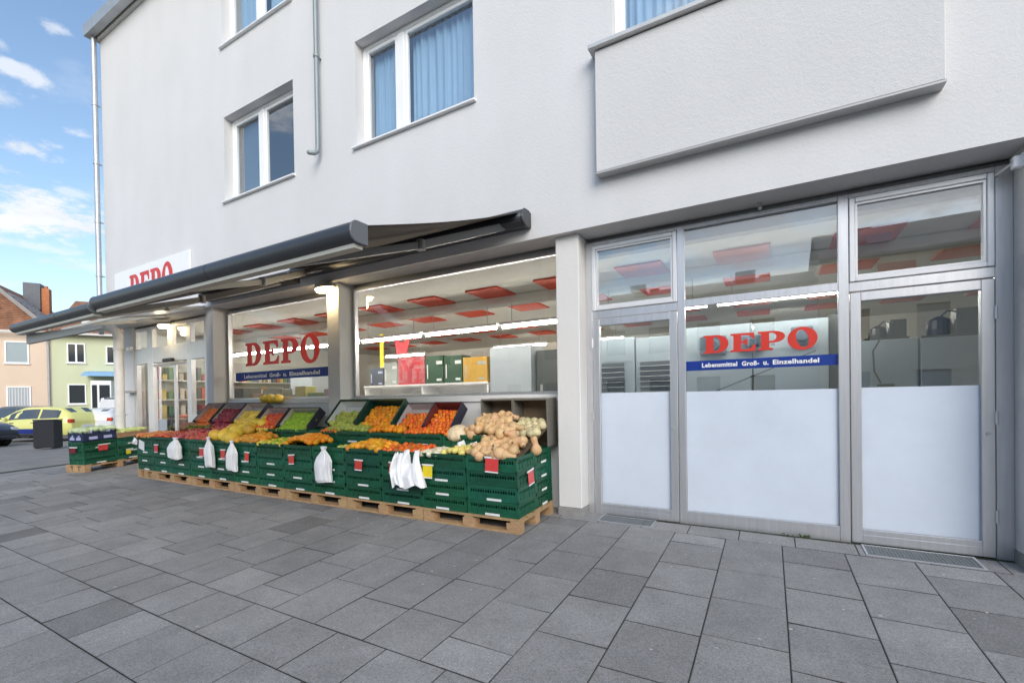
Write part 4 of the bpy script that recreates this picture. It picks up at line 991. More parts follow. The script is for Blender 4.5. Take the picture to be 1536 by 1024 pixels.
b = MB(); b.box(-.085, .085, -.004, 0, -.07, .07); o = obj('price_card', b, mat('pale red card', (.68, .12, .12), .5, var=.3, vscale=20, dark=(.5, .03, .03))); o.matrix_world = Matrix.Translation((-3.09, .755, 1.24)); tag(o, 'red card taped to the white sill left of the wooden display boxes', 'price card', 'price cards on the crates')
b = MB(); b.box(-.10, .10, -.004, 0, -.16, 0); o = obj('paper_sheet', b, PAPER, M=SM(-9.70, .006, .66, Matrix.Rotation(.22, 4, 'Y'))); tag(o, 'tilted white paper sheet on the leftmost crate stack', 'paper')

# carrier bags -------------------------------------------------------------
def bag(x, ztop, w_, h_, label, seed, knot=True, dep=.07, lean=0.):
    rb_ = random.Random(seed); ph = [rb_.uniform(0, 6.283) for _ in range(6)]
    b = MB(); sh = rb_.uniform(-.25, .25)
    def bf(u, v):
        t = u*2*math.pi; c, s_ = math.cos(t), math.sin(t)
        side = 1+sh*c                                  # one shoulder sits lower than the other
        k0 = .11
        if v < k0: ww = w_*(.17-.08*sm(v/k0))*(1.2 if v < .06 else 1)
        else: k = min(1., (v-k0)/(.24*side)); ww = w_*(.09+.41*(k**.8))
        ww *= 1+.04*(v-.5)
        dd = dep*(.30+.70*sm((v-.12)/.4))*(.75 if v > .96 else 1)
        am = 1.6-v; f = 1+.06*math.sin(3*t+ph[0]+v*2)+am*(.07*math.sin(7*t+ph[1]+2*v)+.05*math.sin(13*t+ph[2]-2*v))+.03*math.sin(23*t+9*v+2*math.sin(8*v))
        px = ww*(1+(f-1)*.6)*math.copysign(abs(c)**.6, c); py = dd*f*math.copysign(abs(s_)**.8, s_)
        px += .010*math.sin(5*v+ph[3]); z = -h_*v+.010*math.sin(2*t+ph[4])*(v > .9)-.02*abs(c)*(v > .3)*(1-v)
        return (px+lean*v*h_, min(py, .02)-.03, z)
    b.grid(bf, 72, 34)
    o = obj('carrier_bag', b, BAG, smooth='all', M=SM(x, -.008, ztop)); tag(o, label, 'bag', 'white carrier bags hung on the crates'); return o
bag(-4.83, .755, .235, .44, 'tall white carrier bag hanging on the nearly empty crate', 1)
bag(-6.83, .765, .20, .44, 'boxy white carrier bag left of the red card under the limes', 2, dep=.06)
bag(-7.43, .80, .19, .46, 'narrow white carrier bag hanging under the orange papayas', 3, dep=.05)
bag(-8.42, .76, .30, .34, 'wide puffy white carrier bag hanging under the red apples', 4, dep=.09)
bag(-9.85, .72, .10, .12, 'tiny knotted white bag on the left end crate', 5, dep=.03)
def shirt_bag(x, ztop, w_, h_, label, seed, yo=0.):
    rb_ = random.Random(seed); ph = [rb_.uniform(0, 6.283) for _ in range(6)]
    b = MB()
    def bf(u, v):
        t = u*2*math.pi; c, s_ = math.cos(t), math.sin(t)
        top = -.15*(1-sm((abs(c)-.40)/.14))-.02*sm((abs(c)-.85)/.15)            # neckline dips between the two handles
        ww = w_*(.36+.16*v+.02*math.sin(4*v+ph[0])); ww *= 1-.22*(1-v)**3
        f = 1+.06*math.sin(4*t+ph[1]+3*v)+.06*math.sin(9*t+ph[2]+2*v)+.03*math.sin(17*t+ph[4])
        dd = (.022+.05*sm(v*1.6))
        z = top+v*(-h_-top)+.014*math.sin(3*t+ph[3])*(v > .93)+.012*math.sin(5*t+ph[5])*(v > .97)
        return (ww*(1+(f-1)*.4)*math.copysign(abs(c)**.85, c)+.05*v*v, dd*f*math.copysign(abs(s_)**.8, s_)-.055+yo+.06*(1-v)**6, z)
    b.grid(bf, 88, 30); o = obj('carrier_bag', b, BAG, smooth='all', M=SM(x, -.012, ztop)); tag(o, label, 'bag', 'shirt bags on the corner crate'); return o
shirt_bag(-3.41, .77, .33, .38, 'right one of two white shirt bags hanging by their handles', 8)
shirt_bag(-3.575, .74, .17, .35, 'left one of two white shirt bags hanging by their handles', 9, -.03)
# loose white bag handles poking out of the vegetable crate
b = MB(); b.tube([(0, 0, 0), (.02, .01, .10), (.05, .02, .12), (.07, .04, .02)], [.03, .024, .02, .03], 8); b.tube([(.14, 0, 0), (.18, .01, .09), (.22, .02, .11), (.23, .04, .0)], [.03, .02, .02, .03], 8)
o = obj('bag_liner', b, BAG, smooth='all', M=SM(-3.02, .30, .72)); tag(o, 'white plastic liner with loops sticking out of the yellow vegetable crate', 'bag')

# stand by the entrance ------------------------------------------------------
A2 = R(15)
def S2(a, b_, z, extra=None):
    """a to the left along the front, b_ back towards the wall"""
    M = Matrix.Translation((-11.6, -.44, gz(-11.6, -.44)+.004)) @ Matrix.Rotation(A2, 4, 'Z') @ Matrix.Rotation(ALPHA, 4, 'X') @ Matrix.Translation((-a, b_, z))
    return M @ extra if extra is not None else M
make_pallet('long narrow wooden pallet under the vegetable stand by the entrance', None, S2(.0, 0, 0), W=.50, D=1.30)
R90 = Matrix.Rotation(R(90), 4, 'Z')
for l in range(3):
    place_crate(S2(.02, .31, .145+.15*l, R90), f'{["bottom", "middle", "top"][l]} green crate under the dark blue carton by the entrance', l != 1)
    place_crate(S2(.02, .915, .145+.15*l, R90), f'{["bottom", "middle", "top"][l]} green crate under the tray of green peppers', True)
cb_ = empty('vegetable_carton', label='dark blue printed carton of cabbages on the stand by the entrance', cat='carton', M=S2(.0, .31, .60, R90))
b = MB(); hw = .30; b.box(-hw, hw, 0, .008, 0, .20); b.box(-hw, hw, .392, .40, 0, .20); b.box(-hw, -hw+.008, .0085, .3915, 0, .20); b.box(hw-.008, hw, .0085, .3915, 0, .20); b.box(-hw+.009, hw-.009, .009, .391, 0, .006)
obj('body', b, mat('dark blue cardboard', (.014, .024, .075), .5, var=.2), cb_, bevel=.002)
LAV = mat('lavender print', (.48, .50, .78), .6, var=.25, vscale=40)
b = MB()
for xa in (-.20, .06): b.box(xa, xa+.15, -.004, -.001, .03, .085)
b.box(-.22, -.14, -.004, -.001, .155, .20); b.box(.10, .18, -.004, -.001, .155, .20)
obj('print', b, LAV, cb_)
b = MB()
for ya in (.06, .23): 
    b.box(-hw-.004, -hw-.001, ya, ya+.12, .03, .06)
    for q in range(4): b.box(-hw-.004, -hw-.001, ya+.03*q, ya+.03*q+.018, .061, .085+.02*((q*2) % 3))
obj('end_print', b, LAV, cb_)
def cabbage(M, label, seed, m):
    rb_ = random.Random(seed); b = MB(); ph = [rb_.uniform(0, 6.283) for _ in range(4)]
    def pf(u, v):
        t = u*6.283; p = math.pi*v; r = .085*(1+.10*math.sin(3*t+ph[0]+2*p)+.07*math.sin(7*t+ph[1])*math.sin(p)); return (r*1.2*math.sin(p)*math.cos(t), r*math.sin(p)*math.sin(t), -.055*math.cos(p)*(1+.1*math.sin(5*t+ph[2])))
    b.grid(pf, 28, 12); o = obj('cabbage', b, m, smooth='all', M=M); tag(o, label, 'cabbage', 'cabbages in the blue carton')
CAB = mat('pale cabbage', (.52, .62, .36), .5, var=.35, vscale=14, bump=.5, bscale=18, vary=.15)
for i in range(4):
    for q in range(3): cabbage(S2(.06+.12*q, .07+.155*i, .80+.012*((i+q) % 2), Matrix.Rotation(i*1.3+q, 4, 'Z')), 'pale green cabbage in the dark blue carton by the entrance', i*3+q, CAB)
tr = empty('wooden_tray', label='shallow wooden tray of pale green peppers on the stand by the entrance', cat='tray', M=S2(.0, .92, .60, R90))
b = MB(); b.box(-.30, .30, 0, .01, 0, .10); b.box(-.30, .30, .39, .40, 0, .10); b.box(-.30, -.29, .0105, .3895, 0, .10); b.box(.29, .30, .0105, .3895, 0, .10); b.box(-.289, .289, .011, .389, 0, .006); b.box(-.305, .305, -.012, -.001, .075, .105)
obj('body', b, WOOD, tr)
def s2base(x, y, z, e): return S2(x, y, z, e)
pile('green_pepper', .02, .38, .62, 1.22, lambda x, y: .69, 'pale green pepper in the heap on the wooden tray by the entrance', 'peppers on the tray', sp=1.55, lift=.6, base=s2base, mound=.03, jit=.3)
def card2(M, w_, h_, label, m):
    r = empty('price_card', label=label, cat='price card', group='price cards on the crates', M=M)
    b = MB(); b.box(-w_/2, w_/2, -.016, -.013, -h_, 0); obj('card', b, m, r); b = MB(); b.box(-w_/2, w_/2+.05, -.018, -.010, .001, .018); obj('holder', b, PAPER, r)
card2(S2(-.01, .33, .50, R90), .17, .11, 'red price card on the stack under the blue carton', RED)
card2(S2(-.01, .80, .33, R90), .09, .09, 'small yellow price card on the stack by the entrance', YEL)
card2(S2(.26, -.005, .48), .16, .10, 'dark red card on the narrow end of the stand by the entrance', mat('maroon card', (.16, .01, .025), .5, var=.2))

# ------------------------------------------------------------------ inside the shop
def tube_light(x0, x1, y, z, label):
    r = empty('tube_light', ((x0+x1)/2, y, 3.0), label, 'light', 'tube lights inside the shop')
    b = MB(); b.box(x0, x1, y-.05, y+.05, z+.03, z+.075); obj('housing', b, WHITE, r)
    b = MB(); b.tube([(x0+.03, y, z), (x1-.03, y, z)], .022, 8); obj('tube', b, TUBE, r, smooth=True)
    b = MB()
    for xx in (x0+.2, x1-.2): b.tube([(xx, y, z+.075), (xx, y, 2.999)], .005, 6)
    obj('rod', b, ZINC, r)
nm = ['behind the sliding doors', 'above the left shop window display', 'behind the window lettering', 'left part of the right shop window', 'right part of the right shop window', 'behind the right pillar', 'behind the middle pane', 'behind the right door']
for i in range(8): tube_light(-11.95+1.62*i, -10.40+1.62*i, 2.42, 2.49, 'lit white ceiling tube hanging in the front row, '+nm[i])
for i in (1, 3, 4, 6): tube_light(-11.9+1.9*i, -10.4+1.9*i, 6.0, 2.62, 'lit white ceiling tube in the far row, '+nm[i])

def cabinet(x0, x1, y0, y1, z1, label, grille=False, m=FRIDGE):
    r = empty('refrigerator', ((x0+x1)/2, y0, .08), label, 'refrigerator', 'white refrigerator backs inside')
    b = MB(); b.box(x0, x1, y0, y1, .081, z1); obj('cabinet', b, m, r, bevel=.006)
    b = MB()
    if y0 < 3:
        for q in range(1, 4): xx = x0+(x1-x0)*q/4; b.box(xx-.004, xx+.004, y0-.004, y0-.0005, .1, z1-.36)
    b.box(x0+.02, x1-.02, y0-.006, y0-.001, z1-.36 if y0 < 3 else 1.86, z1-.345 if y0 < 3 else 1.875); obj('seam', b, mat('grey seam', (.42, .45, .48), .5), r)
    if grille:
        b = MB(); 
        xa, xb = grille
        n = 7
        for q in range(n): zq = 1.30+q*.075; b.tube([(xa, y0-.03, zq), (xb, y0-.03, zq)], .016, 6)
        b.box(xa, xb, y0-.022, y0-.012, 1.2, 1.82); obj('condenser', b, mat('dark grille', (.12, .125, .13), .5, metal=.4), r)
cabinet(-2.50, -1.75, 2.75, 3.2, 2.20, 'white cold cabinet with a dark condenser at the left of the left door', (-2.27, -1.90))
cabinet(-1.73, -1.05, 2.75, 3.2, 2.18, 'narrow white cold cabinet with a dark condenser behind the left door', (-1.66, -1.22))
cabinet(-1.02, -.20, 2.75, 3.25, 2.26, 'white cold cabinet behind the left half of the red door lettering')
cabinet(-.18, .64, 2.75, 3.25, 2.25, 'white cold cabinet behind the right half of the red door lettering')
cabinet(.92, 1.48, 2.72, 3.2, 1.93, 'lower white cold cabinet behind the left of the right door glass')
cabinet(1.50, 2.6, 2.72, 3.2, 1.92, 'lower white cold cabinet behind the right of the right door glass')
b = MB(); b.box(.66, .88, 2.9, 3.2, .09, 2.3); tag(obj('cabinet_post', b, mat('dark shelf end', (.05, .06, .06))), 'dark gap post between the tall and the lower cold cabinets', 'post')
for i, (xa, za, w_, h_) in enumerate(((-.84, 1.86, .34, .26), (-.36, 1.88, .30, .22), (.24, 1.92, .24, .24))):
    b = MB(); b.box(xa, xa+w_, 2.705, 2.742, za, za+h_); b.tube([(xa+w_*.5, 2.70, za+h_*.5), (xa+w_*.5, 2.66, za+h_*.5)], h_*.33, 14); tag(obj('motor_unit', b, mat('dark machinery', (.13, .17, .22), .4, var=.5, vscale=12), bevel=.02), ['dark motor unit behind the letter D of the door', 'dark motor unit behind the letter E of the door', 'dark motor unit behind the letter O of the door'][i], 'motor')
def lump(x0, x1, y, z0, z1, label, seed, m):
    rb_ = random.Random(seed); b = MB(); h = z1-z0; xm = (x0+x1)/2; w_ = (x1-x0)/2
    b.tube([(xm-w_*.3, y+.12, z0), (xm-w_*.3, y+.12, z0+h*.3), (xm-w_*.3, y+.12, z0+h*.62), (xm-w_*.3, y+.12, z0+h*.75)], [w_*.42, w_*.45, w_*.38, w_*.1], 16)
    b.box(xm+w_*.15, xm+w_*.9, y+.02, y+.2, z0+.001, z0+h*.95); b.box(xm-w_, xm+w_, y, y+.25, z0-.0005, z0+.03)
    b.tube([(xm-w_*.3, y+.1, z0+h*.7), (xm-w_*.1, y+.05, z0+h*.9), (xm+w_*.3, y+.01, z0+h*.8)], .012, 6)
    tag(obj('compressor', b, m, bevel=.012), label, 'compressor', 'compressors on the cold cabinets')
lump(1.0, 1.42, 2.8, 1.932, 2.18, 'dark compressor on the lower cabinet, left in the right door glass', 2, BLK)
lump(1.52, 2.05, 2.8, 1.922, 2.26, 'bigger dark compressor, right in the right door glass', 3, BLK)
b = MB(); b.tube([(1.12, 2.66, 1.92), (1.06, 2.66, 1.80), (1.07, 2.66, 1.56), (1.13, 2.66, 1.42)], .009, 6); b.box(1.10, 1.25, 2.63, 2.69, 1.38, 1.41)
tag(obj('power_cable', b, BLK), 'black cable with plug hanging down behind the right door glass', 'cable')
b = MB(); b.tube([(-.62, 2.60, 1.37), (.50, 2.60, 1.84)], .009, 6); tag(obj('black_rod', b, BLK), 'thin black rod leaning behind the middle pane', 'rod')
# goods on a shelf behind the right shop window
sh = empty('goods_shelf', (-6, 3.6, .08), 'long white shelf with goods behind the right shop window', 'shelf')
b = MB(); b.box(-8.2, -4.8, 3.5, 4.0, 1.60, 1.64); b.box(-8.2, -4.8, 3.98, 4.0, .09, 2.15); b.box(-8.2, -4.8, 3.48, 3.499, 1.62, 1.66); b.box(-8.2, -4.8, 3.5, 3.97, .9, .93)
for xx in (-8.2, -6.5, -4.84): b.box(xx, xx+.04, 3.5, 3.979, .09, 1.599)
obj('frame', b, WHITE, sh)
def goods(x0, x1, z0, z1, label, m, m2=None, y0=3.52, y1=3.85, cat='carton', name='goods_carton'):
    r = empty(name, ((x0+x1)/2, y0, z0), label, cat, 'goods inside the shop')
    b = MB(); b.box(x0, x1, y0, y1, z0, z1); obj('box', b, m, r, bevel=.008)
    if m2:
        b = MB(); w_ = x1-x0; b.box(x0+w_*.62, x0+w_*.95, y0-.005, y0-.001, z0+(z1-z0)*.70, z0+(z1-z0)*.82); b.box(x0+w_*.10, x0+w_*.16, y0-.005, y0-.001, z0+(z1-z0)*.2, z0+(z1-z0)*.7); b.box(x0+w_*.64, x0+w_*.9, y0-.005, y0-.001, z0+(z1-z0)*.12, z0+(z1-z0)*.20); obj('print', b, m2, r)
CG = mat('green carton', (.02, .075, .035), .6, var=.2); CO = mat('ochre carton', (.55, .32, .04), .6, var=.15); CP = mat('pink print carton', (.50, .24, .25), .6, var=.3, vscale=7, dark=(.5, .03, .05)); CB = mat('navy carton', (.02, .035, .08), .5, var=.2); CGR = mat('grey carton', (.38, .42, .42), .6, var=.1)
goods(-8.05, -7.62, 1.642, 2.06, 'navy carton at the left of the goods shelf', CB, LAV); goods(-7.60, -7.20, 1.642, 2.18, 'grey carton beside the navy one on the goods shelf', CGR, PAPER)
goods(-7.18, -6.42, 1.642, 2.26, 'pink and red printed carton on the goods shelf', CP, RED); goods(-6.40, -5.92, 1.642, 2.24, 'dark green carton left of its twin on the goods shelf', CG, PAPER)
goods(-5.90, -5.44, 1.642, 2.22, 'green carton next to the ochre carton', CG, PAPER); goods(-5.42, -4.84, 1.642, 2.16, 'ochre yellow carton on the goods shelf', CO, CGR)
cabinet(-4.76, -3.86, 3.5, 4.1, 2.31, 'tall white double cabinet in the right half of the right shop window')
goods(-3.80, -3.0, .1, 2.2, 'dark green shelf end right of the tall white cabinet', mat('dark shelf end', (.05, .07, .06), .5, var=.3), CGR, 3.6, 4.2, 'shelf', 'shelf_end')
# red strokes printed on the pink carton
b = MB()
for p_ in ([(-7.08, 2.2), (-6.98, 2.2), (-6.86, 1.98), (-6.94, 1.95)], [(-6.60, 2.22), (-6.70, 2.22), (-6.88, 1.96), (-6.80, 1.93)], [(-6.90, 1.96), (-6.78, 1.96), (-6.80, 1.70), (-6.90, 1.70)], [(-6.70, 2.0), (-6.52, 2.0), (-6.52, 1.95), (-6.70, 1.95)], [(-6.64, 1.949), (-6.58, 1.949), (-6.58, 1.70), (-6.64, 1.70)], [(-7.16, 1.699), (-6.44, 1.699), (-6.44, 1.65), (-7.16, 1.65)]):
    b.prism(p_, lambda p, q: (p, 3.512, q), lambda p, q: (p, 3.517, q))
pc = [o_ for o_ in bpy.data.objects if o_.get('label') == 'pink and red printed carton on the goods shelf'][0]
obj('red_print', b, RED, pc)
# low dark shelf with goods behind the left shop window
ls = empty('goods_shelf', (-8.4, 1.45, .08), 'low dark shelf of mixed goods behind the left shop window', 'shelf')
b = MB(); b.box(-10.1, -6.75, 1.45, 1.8, .09, 1.22); b.box(-10.1, -6.75, 1.78, 1.8, 1.221, 1.45); obj('frame', b, mat('dark shelf end', (.05, .06, .06)), ls)
for i_, (xa, xb, zz_, c_, nm_) in enumerate(((-9.1, -8.5, 1.86, (.03, .03, .03), 'black'), (-8.45, -8.1, 1.74, (.25, .13, .06), 'brown'), (-8.05, -7.5, 1.82, (.10, .11, .09), 'dark olive'), (-7.45, -7.15, 1.7, (.35, .36, .38), 'grey'), (-7.1, -6.8, 1.85, (.40, .38, .10), 'yellow'), (-6.75, -6.35, 1.72, (.12, .25, .10), 'green'), (-6.3, -5.95, 1.78, (.28, .18, .30), 'mauve'))):
    goods(xa*1.03-.6, xb*1.03-.6, 1.222, zz_-.24, nm_+' carton on the low shelf behind the left shop window', mat('shelf goods %d' % i_, c_, .5, var=.3, vscale=9), None, 1.5, 1.74)
# hanging cards under the ceiling
b = MB(); b.box(-7.50, -7.38, 3.30, 3.305, 2.05, 2.78); tag(obj('hanging_banner', b, YEL), 'narrow yellow strip hanging in the left of the right shop window', 'banner')
b = MB(); b.prism([(-7.0, 2.30), (-6.72, 2.30), (-6.62, 2.62), (-6.86, 2.55), (-7.06, 2.66)], lambda p, q: (p, 3.30, q), lambda p, q: (p, 3.305, q)); tag(obj('hanging_banner', b, RED), 'red cut card hanging over the pink carton', 'banner')
# far shelving
sh2 = empty('back_shelf', (-4, 7.9, .08), 'long shelving with mixed goods along the far wall', 'shelf')
b = MB(); b.box(-12.4, 3.6, 8.2, 8.38, .09, 2.3)
for zz_ in (.6, 1.1, 1.6, 2.0): b.box(-12.4, 3.6, 7.8, 8.199, zz_, zz_+.03)
obj('frame', b, mat('shelf paint', (.6, .6, .56), .6), sh2)
rg = random.Random(21); PALG = [(.5, .06, .05), (.6, .45, .05), (.08, .2, .08), (.1, .12, .3), (.6, .55, .45), (.35, .2, .1), (.65, .6, .55), (.05, .05, .06)]
for i, c in enumerate(PALG):
    b = MB()
    for zz_ in (.63, 1.13, 1.63, 2.03):
        for q in range(14):
            xx = -12.2+(q*8+i)*.14+rg.uniform(-.03, .03); b.box(xx, xx+.11, 7.85, 8.1, zz_, zz_+rg.uniform(.14, .32))
    o = obj('goods', b, mat('goods%d' % i, c, .5, var=.2), sh2); o['kind'] = 'stuff'
ss = empty('wall_shelf', (-12.4, 3, .08), 'shelf of mixed goods on the side wall behind the entrance doors', 'shelf')
b = MB(); b.box(-12.598, -12.55, 1.0, 7.0, .09, 2.4)
for zz_ in (.5, .95, 1.4, 1.85): b.box(-12.55, -12.2, 1.0, 7.0, zz_, zz_+.03)
obj('frame', b, mat('shelf paint', (.6, .6, .56), .6), ss)
for i, c in enumerate(PALG):
    b = MB()
    for zz_ in (.531, .981, 1.431, 1.881):
        for q in range(6):
            yy = 1.05+(q*8+i)*.122+rg.uniform(-.02, .02); b.box(-12.5, -12.24, yy, yy+.09, zz_, zz_+rg.uniform(.12, .32))
    o = obj('goods', b, mat('goods%d' % i, c, .5, var=.2), ss); o['kind'] = 'stuff'
# counter and fruit seen through the entrance
ct = empty('shop_counter', (-11.6, 1.5, .08), 'dark red counter piled with fruit behind the sliding doors', 'counter')
b = MB(); b.box(-12.1, -11.2, 1.3, 1.8, .082, .95); obj('body', b, REDBOX, ct, bevel=.01)
b = MB(); b.box(-12.15, -11.15, 1.25, 1.85, .952, .99); obj('top', b, WOOD, ct)
for i in range(14): 
    me = KIND['orange' if i % 3 else 'red_apple'][0]; o = link(bpy.data.objects.new('orange' if i % 3 else 'red_apple', me)); o.matrix_world = Matrix.Translation((-12.05+.06*i, 1.35+.08*(i % 3), 1.03)); tag(o, 'round fruit lying on the dark red counter behind the entrance doors', 'fruit', 'fruit on the counter')
cabinet(-10.2, -9.4, 3.0, 3.6, 2.0, 'white cold cabinet seen through the entrance side pane')
goods(-13+.75, -11.95, .10, 1.05, 'dark shelf low behind the left entrance pane', mat('dark shelf end', (.05, .05, .05)), CGR, 1.3, 1.7, 'shelf', 'shelf_end')

# ------------------------------------------------------------------ door mats, weeds, litter
GR = mat('mat grid', (.20, .225, .235), .6, metal=.3, var=.25, vscale=60)
def grate(x0, x1, y0, y1, label):
    r = empty('door_grate', ((x0+x1)/2, y0, gz(x0, y0)), label, 'door grate', 'metal grates in front of the doors')
    z = gz((x0+x1)/2, (y0+y1)/2)
    T = lambda a, b_, h: (a, b_, gz(a, b_)+h)
    b = MB()
    def bx(xa, xb, ya, yb, h0, h1): b.add([T(xa, ya, h0), T(xb, ya, h0), T(xa, yb, h0), T(xb, yb, h0), T(xa, ya, h1), T(xb, ya, h1), T(xa, yb, h1), T(xb, yb, h1)], [(0,2,3,1),(4,5,7,6),(0,1,5,4),(2,6,7,3),(0,4,6,2),(1,3,7,5)])
    for xa, xb, ya, yb in ((x0, x1, y0, y0+.015), (x0, x1, y1-.015, y1), (x0, x0+.015, y0+.015, y1-.015), (x1-.015, x1, y0+.015, y1-.015)): bx(xa, xb, ya, yb, .002, .008)
    obj('frame', b, ZINC, r)
    b = MB(); n = int((x1-x0)/.022)
    for i in range(1, n): xx = x0+(x1-x0)*i/n; bx(xx-.004, xx+.004, y0+.016, y1-.016, .0025, .0065)
    n = int((y1-y0)/.022)
    for i in range(1, n): yy = y0+(y1-y0)*i/n; bx(x0+.016, x1-.016, yy-.003, yy+.003, .002, .0055)
    obj('grid', b, GR, r)
grate(-1.58, -1.02, .47, .70, 'metal grate set in the paving before the left door'); grate(.66, 1.36, .44, .70, 'metal grate set in the paving before the right door')
wd = MB(); rw = random.Random(4)
for cxw, n in ((.25, 14), (.12, 6)):
    for i in range(n):
        a = rw.uniform(0, 6.283); r0 = rw.uniform(0, .05); px, py = cxw+r0*math.cos(a), .715+r0*.3*math.sin(a); h_ = rw.uniform(.012, .035); l_ = rw.uniform(.01, .03)
        z = gz(px, py); wd.add([(px-.003, py, z), (px+.003, py, z), (px+l_*math.cos(a)+.004, py-abs(l_*math.sin(a)), z+h_), (px+l_*math.cos(a)-.004, py-abs(l_*math.sin(a)), z+h_)], [(0, 1, 2, 3)])
o = obj('weeds', wd, mat('weed green', (.07, .13, .03), .7, vary=.2)); o['kind'] = 'stuff'
lt = MB(); rl = random.Random(9)
for i in range(70):
    px = rl.uniform(-3.6, 1.7) if i < 50 else rl.uniform(-9, -3); py = rl.uniform(-1.6, .62); s = rl.uniform(.005, .018); a = rl.uniform(0, 3.14)
    z = gz(px, py)+.0045; pts = [(px+s*rl.uniform(.5, 1)*math.cos(a+t), py+s*.6*rl.uniform(.5, 1)*math.sin(a+t), z+rl.uniform(0, .003)) for t in (0, 1.2, 2.4, 3.6, 4.9)]
    lt.add(pts, [(0, 1, 2, 3, 4)])
o = obj('litter', lt, mat('paper scraps', (.62, .61, .58), .8, var=.2)); o['kind'] = 'stuff'

# ------------------------------------------------------------------ houses down the side street
HU = Vector((.5225, .8526, 0)); HN = Vector((.8526, -.5225, 0)); HP = Vector((-35.45, 5.80, 0))
def H(s, off, z): return HP+HU*s-HN*off+Vector((0, 0, z))          # s along the wall, off behind it
def hbox(b, s0, s1, o0, o1, z0, z1):
    vs = [H(s, o, z) for z in (z0, z1) for o in (o0, o1) for s in (s0, s1)]
    b.add(vs, [(0,2,3,1),(4,5,7,6),(0,1,5,4),(2,6,7,3),(0,4,6,2),(1,3,7,5)])
def hprism(b, poly, s0, s1): b.prism(poly, lambda o, z: H(s0, o, z), lambda o, z: H(s1, o, z))
TILE = mat('clay roof tile', (.44, .21, .12), .85, var=.5, vscale=2.2, bump=1.0, bscale=9)
def tile_mat():
    m = TILE; nt = m.node_tree; N = nt.nodes; L = nt.links
    wv = N.new('ShaderNodeTexWave'); wv.bands_direction = 'Z'; wv.inputs['Scale'].default_value = 3.2; wv.inputs['Distortion'].default_value = .6
    tc = N.new('ShaderNodeTexCoord'); L.new(tc.outputs['Object'], wv.inputs['Vector'])
    b = N['Principled BSDF']; src = b.inputs['Base Color'].links[0].from_socket
    mx = N.new('ShaderNodeMix'); mx.data_type = 'RGBA'; mx.blend_type = 'MULTIPLY'; mx.inputs[0].default_value = .6
    L.new(src, mx.inputs[6]); L.new(wv.outputs['Color'], mx.inputs[7]); L.new(mx.outputs[2], b.inputs['Base Color'])
tile_mat()
HG = -.36
def hwindow(root, s0, s1, z0, z1, kindw='plain'):
    b = MB(); t = .06
    for a in ((s0, s0+t, z0, z1), (s1-t, s1, z0, z1), (s0+t, s1-t, z0, z0+t), (s0+t, s1-t, z1-t, z1)): hbox(b, a[0], a[1], -.05, .06, a[2], a[3])
    if kindw == 'double': hbox(b, (s0+s1)/2-.04, (s0+s1)/2+.04, -.048, .058, z0+t, z1-t)
    w_ = obj('window', b, WHITE, root)
    b = MB(); hbox(b, s0+t, s1-t, -.02, .05, z0+t, z1-t)
    obj('pane', b, {'shutter': mat('grey roller shutter', (.40, .42, .43), .6, var=.1), 'blind': mat('pale blind', (.30, .36, .38), .35)}.get(kindw, mat('dark pane', (.035, .04, .045), .08)), w_)
    if kindw == 'shutter':
        b = MB()
        n = 7
        for q in range(n): hbox(b, s0+t+(s1-s0-2*t)*(q+.2)/n, s0+t+(s1-s0-2*t)*(q+.55)/n, -.032, -.021, z0+t, z1-t)
        obj('shutter_slats', b, mat('pale slat', (.60, .62, .64), .6), w_)
    b = MB(); hbox(b, s0-.05, s1+.05, -.08, .0, z0-.05, z0-.003); obj('sill', b, WHITE, w_)
ph = empty('peach_house', H(-6, 0, HG), 'peach coloured two storey house with brown tiled gable roof across the side street', 'house')
b = MB(); hbox(b, -15, -.08, .0, 9, HG, 5.45); obj('wall', b, stucco('peach render', (.74, .58, .45), .2), ph)
for a in ((-1.93, -.97, 3.72, 4.93, 'blind'), (-1.90, -.93, 1.28, 2.44, 'shutter'), (-4.6, -3.6, 3.72, 4.93, 'plain'), (-4.6, -3.6, 1.28, 2.44, 'plain')): hwindow(ph, *a)
b = MB(); hprism(b, [(-.35, 5.40), (-.35, 5.50), (4.5, 8.25), (9.4, 5.5), (9.4, 5.4), (4.5, 8.1)], -15, -2.9); rf = obj('roof', b, TILE, ph)
b = MB(); b.prism([(-5.6, 5.5), (-.1, 5.5), (-.1, 5.62), (-2.75, 8.35), (-5.6, 5.62)], lambda s, z: H(s, .9, z), lambda s, z: H(s, 8.5, z)); obj('gable', b, TILE, rf)
b = MB()
for s0, z0, s1, z1 in ((-2.75, 8.42, .0, 5.60), (-2.75, 8.42, -5.6, 5.6)):
    vs = [H(s0, .7, z0-.28), H(s1, .7, z1-.28), H(s1, .7, z1), H(s0, .7, z0), H(s0, .9, z0-.28), H(s1, .9, z1-.28), H(s1, .9, z1), H(s0, .9, z0)]
    b.add(vs, [(0, 1, 2, 3), (7, 6, 5, 4), (0, 4, 5, 1), (1, 5, 6, 2), (2, 6, 7, 3), (3, 7, 4, 0)])
obj('bargeboard', b, mat('grey bargeboard', (.30, .28, .27), .7, var=.15), rf)
b = MB(); b.prism([(-3.4, 6.9), (-2.35, 6.9), (-2.75, 7.55)], lambda s, z: H(s, .70, z), lambda s, z: H(s, .89, z)); obj('gable_window', b, WHITE, rf)
b = MB(); hbox(b, -2.5, -1.72, 4.2, 4.9, 7.4, 9.05); obj('dormer_box', b, mat('grey cladding', (.13, .14, .16), .6, var=.15), rf)
b = MB(); hbox(b, -1.70, -1.34, 4.3, 4.75, 6.6, 8.78); hbox(b, -1.58, -1.45, 4.4, 4.6, 8.781, 8.95); obj('chimney', b, mat('orange brick', (.52, .19, .08), .8, var=.25, vscale=9), rf)
sol = MB()
